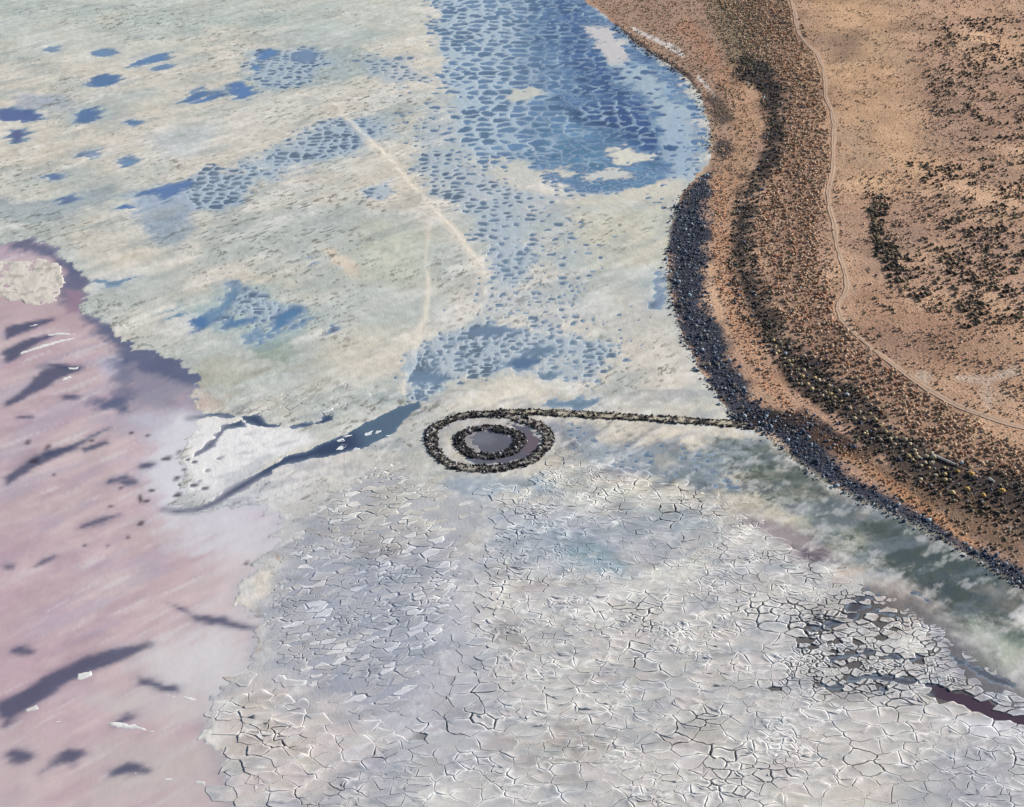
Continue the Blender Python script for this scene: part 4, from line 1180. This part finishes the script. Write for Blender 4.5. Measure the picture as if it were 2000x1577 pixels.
# ---- shore boulders
g2 = np.random.default_rng(202)
parts = [(DARK_A, 34, 0), (DARK_B, 36, 0), (ROOT, 16, 0), (L(VEG_BAND, VEG_W), 7.0, 1),
         (L([(1200, 50), (1245, 86), (1300, 122), (1345, 153), (1368, 190), (1384, 240), (1390, 300)], 13), 20, 1), (ORANGE_A, 2.0, 1), (L(SHRUB_BAND, 60), 1.0, 1),
         (L([(1500, 857), (1545, 892), (1600, 934), (1680, 977), (1760, 1012), (1830, 1047), (1900, 1092), (1990, 1146)], 16), 16, 2),
         (L([(1322, 385), (1306, 450), (1300, 500), (1302, 545), (1312, 600), (1328, 650), (1348, 700), (1378, 745), (1404, 785)], 10), 9, 2)]
bp, bc, bs = [], [], []
for k, (poly, dens, kind) in enumerate(parts):
    p = random_in(poly, dens, 300 + k)
    p = p + g2.normal(0, 2.6, p.shape)
    p = p[fbm(p[:, 0] / 14, p[:, 1] / 14, 3, 500) > -0.95 + 0.5 * g2.random(len(p))]
    n = len(p)
    if n == 0:
        continue
    pal = np.array([lin((58, 70, 94)), lin((40, 46, 62)), lin((84, 98, 120)), lin((176, 186, 196)), lin((124, 114, 106))])
    pr = {0: [0.36, 0.24, 0.21, 0.15, 0.04], 1: [0.22, 0.25, 0.15, 0.16, 0.22], 2: [0.10, 0.10, 0.15, 0.45, 0.20]}[kind]
    bp.append(p)
    bc.append(pal[g2.choice(5, n, p=pr)])
    bs.append(np.clip(g2.lognormal(-0.6, 0.55, n), 0.3, 2.4) * (0.75 if kind == 2 else 1.0))
bp, bc, bs = with_z(np.concatenate(bp)), np.concatenate(bc), np.concatenate(bs)
brot = g2.uniform(0, 6.283, len(bp))
bp[:, 2] = np.maximum(bp[:, 2], 0.0)
show = np.where(in_view(bp, 30), bs / to_px(*bp.T)[2], 0)
big = np.argsort(-show)[:300]
rest = np.setdiff1d(np.arange(len(bp)), big)
link('boulder_beach', scatter_mesh('boulder_beach', ROCKS, bp[rest], bs[rest], brot[rest], bc[rest], M_ROCK, 0.25), kind='stuff', label='dark belt of basalt rubble along the lake shore', category='rubble')
one_rock = []
for c in (pal[0] * 0.9, pal[2], pal[3], pal[4]):
    for v, f in ROCKS[:6]:
        one_rock.append(mesh_from('boulder', v, f.ravel(), np.full(len(f), 3), np.broadcast_to(c, (len(v), 3)) * g2.uniform(0.8, 1.2, (len(v), 1)), M_ROCK, smooth=False))
for i in big:
    lum = bc[i].mean()
    ci = 0 if lum < 0.035 else 1 if lum < 0.09 else 2 if lum > 0.2 else 3
    look = ('dark basalt', 'blue-grey basalt', 'pale salt-crusted', 'brown')[ci]
    bx_, by_, _ = to_px(*bp[i])
    zone = 'below the causeway root' if by_ > 836 and bx_ < 1700 else 'towards the right edge' if by_ > 836 else 'just above the causeway root' if by_ > 700 else 'along the wide curve of shore' if by_ > 345 else 'beside the blue bay'
    lab = 'large %s boulder in the rubble %s' % (look, zone)
    o = link('boulder', one_rock[ci * 6 + int(g2.integers(6))], label=lab, category='boulder', group='large %s boulders %s' % (look, zone))
    o.location = bp[i]
    o.scale = (bs[i],) * 3
    o.rotation_euler = (0, 0, brot[i])
print('boulders', len(bp))

# ---- shrubs
g3 = np.random.default_rng(303)
P_OLIVE, P_BROWN, P_TAN, P_ORANGE, P_DARK, P_PALE = lin((130, 120, 100)), lin((166, 138, 118)), lin((218, 188, 160)), lin((222, 172, 132)), lin((78, 72, 66)), lin((220, 204, 170))
WHOLE = [(1180, -40), (2080, -40), (2080, 1180), (1960, 1120), (1700, 960), (1560, 880), (1470, 800), (1400, 640), (1390, 350), (1400, 260), (1330, 110)]
sp, scol, ssz = [], [], []


def grow(poly, dens, pal, pr, lo, hi, seed, clump=0.0, keep_off=None):
    p = random_in(poly, dens, seed)
    if keep_off is not None and len(p):
        p = p[inside(p, keep_off) + 3.5 * fbm(p[:, 0] / 9, p[:, 1] / 9, 3, seed) > 0]
    if clump and len(p):
        p = p[fbm(p[:, 0] / 16, p[:, 1] / 16, 3, seed) > clump * (g3.random(len(p)) * 2 - 0.6)]
    n = len(p)
    if n == 0:
        return
    sp.append(p)
    scol.append(np.array(pal)[g3.choice(len(pal), n, p=pr)])
    ssz.append(g3.uniform(lo, hi, n) ** 1.0)


VEG = L(VEG_BAND, VEG_W)
grow(WHOLE, 3.4, [P_TAN, P_BROWN, P_OLIVE], [0.45, 0.4, 0.15], 0.45, 1.1, 401, 0.2, VEG)
grow(L(SHRUB_BAND, 125), 7.5, [P_TAN, P_BROWN, P_OLIVE, lin((170, 122, 92))], [0.35, 0.3, 0.15, 0.2], 0.8, 1.7, 402, 0, VEG)
grow(L([(1712, 380), (1716, 420), (1714, 450), (1730, 480), (1742, 520), (1750, 560)], [22, 34, 22, 30, 30, 20]), 9, [P_OLIVE, P_DARK], [0.4, 0.6], 1.0, 2.0, 409)
for k, (poly, dn) in enumerate(DENSE_DARK):
    grow(poly, dn * 2.2, [P_OLIVE, P_BROWN, P_DARK, P_TAN], [0.35, 0.2, 0.35, 0.10], 0.8, 2.1, 410 + k, 0.2)
grow([(1760, -60), (2060, -60), (2060, 360), (1830, 350), (1790, 200)], 3.0, [P_TAN, P_BROWN, P_OLIVE], [0.4, 0.35, 0.25], 0.6, 1.3, 430, 0.35)
grow([(1680, 340), (2060, 320), (2060, 680), (1760, 660), (1690, 560)], 4.5, [P_TAN, P_BROWN, P_OLIVE, P_DARK], [0.4, 0.3, 0.2, 0.1], 0.6, 1.5, 431, 0.25)
grow([(1660, 640), (2060, 660), (2060, 960), (1900, 890), (1760, 790)], 4.5, [P_TAN, P_BROWN, P_OLIVE], [0.5, 0.35, 0.15], 0.6, 1.3, 432, 0.15)
grow([(1560, 320), (1640, 330), (1650, 560), (1660, 640), (1560, 560)], 4.0, [P_TAN, P_BROWN, P_OLIVE], [0.45, 0.35, 0.2], 0.6, 1.4, 433)
grow(L(VEG_BAND, VEG_W), 5.5, [P_DARK, P_OLIVE, lin((66, 64, 66)), lin((150, 146, 128))], [0.55, 0.12, 0.23, 0.10], 0.7, 1.5, 420)
grow(ORANGE_A, 9.0, [P_ORANGE, P_TAN, lin((170, 118, 88)), P_OLIVE], [0.35, 0.25, 0.22, 0.18], 0.5, 1.1, 421)
grow(ORANGE_B, 5.0, [P_ORANGE, P_TAN, lin((176, 112, 70))], [0.5, 0.2, 0.3], 0.5, 1.0, 422)
grow([(1600, 840), (1720, 900), (1800, 940), (1990, 1000), (1990, 1100), (1860, 1050), (1740, 965), (1640, 890)], 4.0, [P_BROWN, P_OLIVE, P_DARK, P_TAN], [0.3, 0.3, 0.2, 0.2], 0.6, 1.2, 423)
grow([(1050, -80), (1400, -80), (1440, 30), (1500, 110), (1440, 160), (1430, 330), (1392, 345), (1385, 240), (1340, 150)], 3.0, [P_TAN, P_OLIVE, lin((190, 140, 112)), lin((170, 160, 134))], [0.3, 0.3, 0.25, 0.15], 0.6, 1.3, 424)
grow([(1340, -60), (1460, -60), (1500, 55), (1510, 140), (1430, 135)], 4.0, [P_OLIVE, lin((150, 142, 116)), P_DARK], [0.4, 0.4, 0.2], 0.7, 1.4, 425)
grow(L([(1420, 150), (1450, 220), (1460, 280), (1430, 360), (1415, 430)], 44), 3.0, [P_TAN, P_OLIVE, P_BROWN], [0.4, 0.35, 0.25], 0.6, 1.3, 426)
grow([(1480, 640), (1580, 700), (1700, 820), (1980, 900), (1980, 960), (1700, 870), (1560, 760)], 0.9, [P_PALE, P_TAN, P_OLIVE], [0.35, 0.35, 0.3], 0.8, 1.6, 427)
sp, scol, ssz = np.concatenate(sp), np.concatenate(scol), np.concatenate(ssz)
# dry tufts, too small to pick apart
tp = random_in([(1380, -60), (2080, -60), (2080, 980), (1900, 890), (1700, 760), (1600, 660), (1560, 560), (1560, 330), (1540, 120)], 5.0, 450)
tp = tp[fbm(tp[:, 0] / 30, tp[:, 1] / 30, 3, 451) > -0.5 + 0.7 * (g3.random(len(tp)) - 0.5)]
td = np.hypot(tp[:, None, 0] - rc_[None, ::8, 0], tp[:, None, 1] - rc_[None, ::8, 1]).min(1)
tp = with_z(tp[td > 4.5])
tc = np.array([P_TAN * 0.95, P_BROWN, P_OLIVE, lin((206, 160, 120))])[g3.choice(4, len(tp), p=[0.3, 0.35, 0.2, 0.15])]
link('dry_tufts', scatter_mesh('dry_tufts', TUFTS, tp, g3.uniform(0.35, 0.85, len(tp)), g3.uniform(0, 6.283, len(tp)), tc, M_SHRUB, 0.2), kind='stuff', label='small dry tufts speckling the bare hillside', category='grass')
print('tufts', len(tp))
# nothing grows on the wheel tracks or the bare clearings
road_d = np.full(len(sp), 99.0)
for a in range(0, 900, 300):
    q = rc_[a:a + 320:6]
    dd = np.hypot(sp[:, None, 0] - q[None, :, 0], sp[:, None, 1] - q[None, :, 1]).min(1)
    road_d = np.minimum(road_d, dd)
ok = (road_d > 5.0)
for poly in ([(1780, 728), (1810, 722), (1822, 742), (1810, 760), (1785, 748)], L([(1860, 736), (1900, 742), (1940, 740), (1990, 720)], [8, 16, 22, 20]), L([(1925, 748), (1932, 775), (1928, 800)], 26), E(1660, 566, 13, 10),
             DARK_A, DARK_B):
    ok &= inside(sp, poly) > 0
ok &= land_d(sp[:, 0], sp[:, 1]) > 6
for a, b in (((1820, 890), (1870, 911)), ((1931, 937), (1942, 943))):    # timbers lie in the open
    ok &= inside(sp, L([a, b], 16)) > 0
sp, scol, ssz = with_z(sp[ok], 0.05), scol[ok], ssz[ok]
srot = g3.uniform(0, 6.283, len(sp))

# pale round shrubs on the dark belt, each one to be seen
ROUND = [(535, 435), (550, 465), (577, 447), (600, 540), (628, 560), (650, 556), (640, 582), (676, 604), (706, 646), (735, 690), (778, 655), (800, 668), (840, 735), (868, 748), (892, 765), (985, 832),
         (1006, 890), (1040, 852), (1062, 892), (1080, 772), (1190, 965), (1215, 1008), (1330, 1040), (1285, 1080), (1322, 1110), (1355, 1075), (1376, 1116), (1395, 1165), (1440, 1175), (1456, 1150),
         (1480, 1222), (1530, 1178), (1532, 1216), (1606, 1200), (1686, 1214), (1662, 1300), (1754, 1336), (1866, 1314), (1575, 1322), (1535, 1248), (1390, 1245), (1456, 1090), (1428, 1112), (1302, 1012),
         (1240, 1040), (1160, 930), (1130, 900), (1100, 860), (930, 790), (915, 730), (860, 700), (760, 720), (700, 690), (565, 500), (1470, 1118), (1418, 1150), (1365, 1095), (1345, 1130)]
rp = np.array([(1330 + a / 2.976, 520 + b / 2.976) for a, b in ROUND])
rw = with_z(on_hill(rp), 0.1)
pale_me = []
for c in (lin((214, 192, 146)), lin((206, 192, 164)), lin((218, 178, 112))):
    for v, f in BUSH_FINE[:4]:
        pale_me.append(mesh_from('crown', v, f.ravel(), np.full(len(f), 3), np.broadcast_to(c, (len(v), 3)) * g3.uniform(0.75, 1.12, (len(v), 1)), M_SHRUB, smooth=False))
for i, p in enumerate(rw):
    gold = rp[i][0] > 1860
    qx_, qy_ = rp[i]
    spot = ('in the topmost trio at its narrow bend' if qy_ < 682 else 'in the small row below the topmost trio' if qy_ < 728 else 'in the chain down the middle of the belt' if qx_ < 1640 else 'between the middle chain and the long timber' if qx_ < 1755
            else 'left of the long bleached timber' if qx_ < 1815 else 'just below the long bleached timber')
    o = link('rounded_shrub', pale_me[(8 if gold else int(g3.integers(2)) * 4) + int(g3.integers(4))],
             label='golden round shrub standing alone on dark ground at the right edge' if gold else 'pale round shrub on the dark belt, %s' % spot, category='shrub',
             group='golden round shrubs' if gold else 'pale round shrubs, %s' % spot)
    o.location = p
    s = g3.uniform(1.9, 2.7) if gold else g3.uniform(1.3, 2.2)
    o.scale = (s, s, s * 0.9)
    o.rotation_euler = (0, 0, g3.uniform(0, 6.28))

show = np.where(in_view(sp, 30), ssz / to_px(*sp.T)[2], 0)
big = np.argsort(-show)[:300]
rest = np.setdiff1d(np.arange(len(sp)), big)
link('sagebrush_cover', scatter_mesh('sagebrush_cover', BUSH_LOW, sp[rest], ssz[rest], srot[rest], scol[rest], M_SHRUB, 0.22), kind='stuff', label='scattered low sagebrush covering the dry hillside', category='sagebrush')
bush_me, bush_pal = [], [P_OLIVE, P_BROWN, P_TAN, P_DARK]
for c in bush_pal:
    for v, f in BUSH_FINE:
        bush_me.append(mesh_from('sagebrush', v, f.ravel(), np.full(len(f), 3), np.broadcast_to(c, (len(v), 3)) * g3.uniform(0.7, 1.15, (len(v), 1)), M_SHRUB, smooth=False))
for i in big:
    ci = int(np.argmin([np.abs(scol[i] - c).sum() for c in bush_pal]))
    nm = ('olive', 'brown', 'tan', 'dark')[ci]
    sx_, sy_, _ = to_px(*sp[i])
    zone = 'on the dark belt near the right edge' if sy_ > 880 else 'between the dark belt and the dirt road' if sy_ > 640 and sx_ > 1560 else 'beside the dark belt above the causeway' if sx_ < 1600 else 'on the slope right of the dirt road'
    o = link('sagebrush', bush_me[ci * 7 + int(g3.integers(7))], label='large %s sagebrush %s' % (nm, zone), category='shrub', group='large %s sagebrush %s' % (nm, zone))
    o.location = sp[i]
    o.scale = (ssz[i],) * 3
    o.rotation_euler = (0, 0, srot[i])
print('shrubs', len(sp), 'tris', sum(len(m.polygons) * (2 if m.polygons and len(m.polygons[0].vertices) == 4 else 1) for m in bpy.data.meshes))

# ---- rock causeway with a ring-shaped breakwater: low embankments edged with black rock
jetty = bpy.data.objects.new('rock_breakwater', None)
COL.objects.link(jetty)
jetty.location = (SPIN_C[0], SPIN_C[1], 0)
jetty['label'] = 'black rock breakwater with round rock rings and a long straight causeway'
jetty['category'] = 'breakwater'


def ring_line(cx, cy, rx, ry, n):
    c0, = ground([(cx, cy)])
    e1, = ground([(cx + rx, cy)])
    t1, = ground([(cx, cy - ry)])
    b1, = ground([(cx, cy + ry)])
    a = np.linspace(0, 2 * math.pi, n, endpoint=False)
    R1, R2 = e1[0] - c0[0], (t1[1] - b1[1]) / 2
    cy_ = (t1[1] + b1[1]) / 2
    wob = 1 + 0.028 * np.sin(3 * a + 1) + 0.018 * np.sin(5 * a) + 0.012 * np.sin(9 * a + 2)
    return np.stack([c0[0] + R1 * np.cos(a) * wob, cy_ + R2 * np.sin(a) * wob], 1)


def bank(name, line, closed, width, height, colr):
    n = len(line)
    t = (np.roll(line, -1, 0) - np.roll(line, 1, 0)) if closed else np.gradient(line, axis=0)
    t /= np.linalg.norm(t, axis=1)[:, None]
    nr = np.stack([-t[:, 1], t[:, 0]], 1)
    w = width * (1 + 0.22 * fbm(line[:, 0] / 12, line[:, 1] / 12, 3, 3))
    rows, cols = [], []
    for o_, h_ in ((-0.78, -0.3), (-0.5, 0.75), (-0.3, 1.0), (0, 1.05), (0.3, 1.0), (0.5, 0.75), (0.78, -0.3)):
        p = line + nr * (o_ * w)[:, None]
        z = height * h_ + 0.12 * vnoise(p[:, 0] / 2.5, p[:, 1] / 2.5, 6)
        rows.append(np.column_stack([p, z]))
        k = sstep(-0.4, 0.6, vnoise(p[:, 0] / 4, p[:, 1] / 4, 8))[:, None]
        c = lin(colr) * (1 - k) + lin((70, 66, 66)) * k
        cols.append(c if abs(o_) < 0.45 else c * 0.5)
    v, c = np.stack(rows, 1), np.stack(cols, 1)
    if closed:
        v, c = np.concatenate([v, v[:1]]), np.concatenate([c, c[:1]])
    m = v.shape[0]
    me = grid_mesh(name, 7, m, v.reshape(-1, 3) - np.array([SPIN_C[0], SPIN_C[1], 0]), c.reshape(-1, 3), np.zeros(m * 7, bool), M_ROAD)
    link(name, me, jetty)
    return line, nr, w


g4 = np.random.default_rng(404)
JR, JS, JC = [], [], []


def edge_rocks(line, nr, w, per_m, top):
    """rocks piled along both sides of a bank, some strewn on its top"""
    seg = np.hypot(*np.diff(line, axis=0).T).mean()
    n = int(len(line) * seg * per_m)
    i = g4.integers(0, len(line), n)
    side = np.where(g4.random(n) < top, g4.uniform(-0.45, 0.45, n), np.sign(g4.random(n) - 0.5) * g4.normal(0.56, 0.10, n))
    p = line[i] + nr[i] * (side * w[i])[:, None] + g4.normal(0, 0.4, (n, 2))
    z = np.where(np.abs(side) < 0.5, 0.75, 0.15 + 0.3 * g4.random(n))
    JR.append(np.column_stack([p, z]))
    JS.append(np.clip(g4.lognormal(-0.55, 0.45, n), 0.3, 1.6))
    pal_ = np.array([lin((34, 32, 36)), lin((52, 50, 54)), lin((72, 68, 66)), lin((196, 194, 196))])
    JC.append(pal_[g4.choice(4, n, p=[0.44, 0.30, 0.17, 0.09])])


c_line = smooth_line(ground([(1462, 832), (1440, 829), (1380, 825), (1300, 820), (1200, 814), (1110, 809), (1060, 806.5), (1010, 805.5), (975, 806)]), 420)
edge_rocks(*bank('causeway', c_line, False, 7.4, 0.8, (200, 190, 168)), 4.6, 0.25)
edge_rocks(*bank('outer_ring', ring_line(953, 863, 115, 54, 320), True, 7.2, 0.75, (176, 168, 158)), 6.5, 0.38)
edge_rocks(*bank('inner_ring', ring_line(955, 864, 60, 28, 200), True, 6.6, 0.7, (120, 114, 116)), 7.0, 0.45)
JR, JS, JC = np.concatenate(JR), np.concatenate(JS), np.concatenate(JC)
JR[:, :2] -= SPIN_C
order = np.argsort(-JS)
rot_ = g4.uniform(0, 6.283, len(JR))
jm = [[mesh_from('rock', v, f.ravel(), np.full(len(f), 3), np.broadcast_to(lin(c), (len(v), 3)) * g4.uniform(0.75, 1.25, (len(v), 1)), M_ROCK, smooth=False) for v, f in ROCKS[:6]] for c in ((36, 34, 38), (56, 54, 56), (74, 70, 68), (196, 194, 196))]
for i in order[:300]:
    lum = JC[i].mean()
    ci = 0 if lum < 0.024 else 1 if lum < 0.045 else 2 if lum < 0.2 else 3
    o = link('rock', jm[ci][int(g4.integers(6))], jetty)
    o.location = JR[i]
    o.scale = (JS[i],) * 3
    o.rotation_euler = (0, 0, rot_[i])
rest = order[300:]
link('small_rocks', scatter_mesh('small_rocks', ROCKS, JR[rest], JS[rest], rot_[rest], JC[rest], M_ROCK, 0.25), jetty, kind='stuff', label='smaller black rocks piled along the banks')


# ---- bleached timbers on the dark belt
def timber(a, b, r, label):
    p, q = with_z(on_hill([a]))[0], with_z(on_hill([b]))[0]
    d = q - p
    ln = np.linalg.norm(d)
    n, rings = 10, 9
    v, f = [], []
    for k in range(rings):
        s = k / (rings - 1)
        rr = r * (1 - 0.35 * s) * (1 + 0.12 * math.sin(5 * s + 1))
        for j in range(n):
            th = 2 * math.pi * j / n
            v.append((ln * s, rr * math.cos(th), rr * math.sin(th) + r * 0.9 + 0.1 * math.sin(3.1 * s)))
    for k in range(rings - 1):
        for j in range(n):
            f.append((k * n + j, k * n + (j + 1) % n, (k + 1) * n + (j + 1) % n, (k + 1) * n + j))
    me = bpy.data.meshes.new('bleached_timber')
    me.from_pydata(v, [], f + [tuple(range(n))[::-1], tuple(range((rings - 1) * n, rings * n))])
    me.materials.append(M_POLE)
    o = link('bleached_timber', me, label=label, category='timber')
    o.location = p
    o.rotation_euler = (0, -math.asin(d[2] / ln), math.atan2(d[1], d[0]))


timber((1820, 890), (1870, 911), 1.0, 'long bleached white timber lying across the dark shore belt')
timber((1931, 937), (1942, 943), 1.0, 'short bleached timber end near the right edge of the dark belt')
timber((1901, 920), (1910, 925), 0.45, 'thin short bleached stick beside the golden round shrubs')
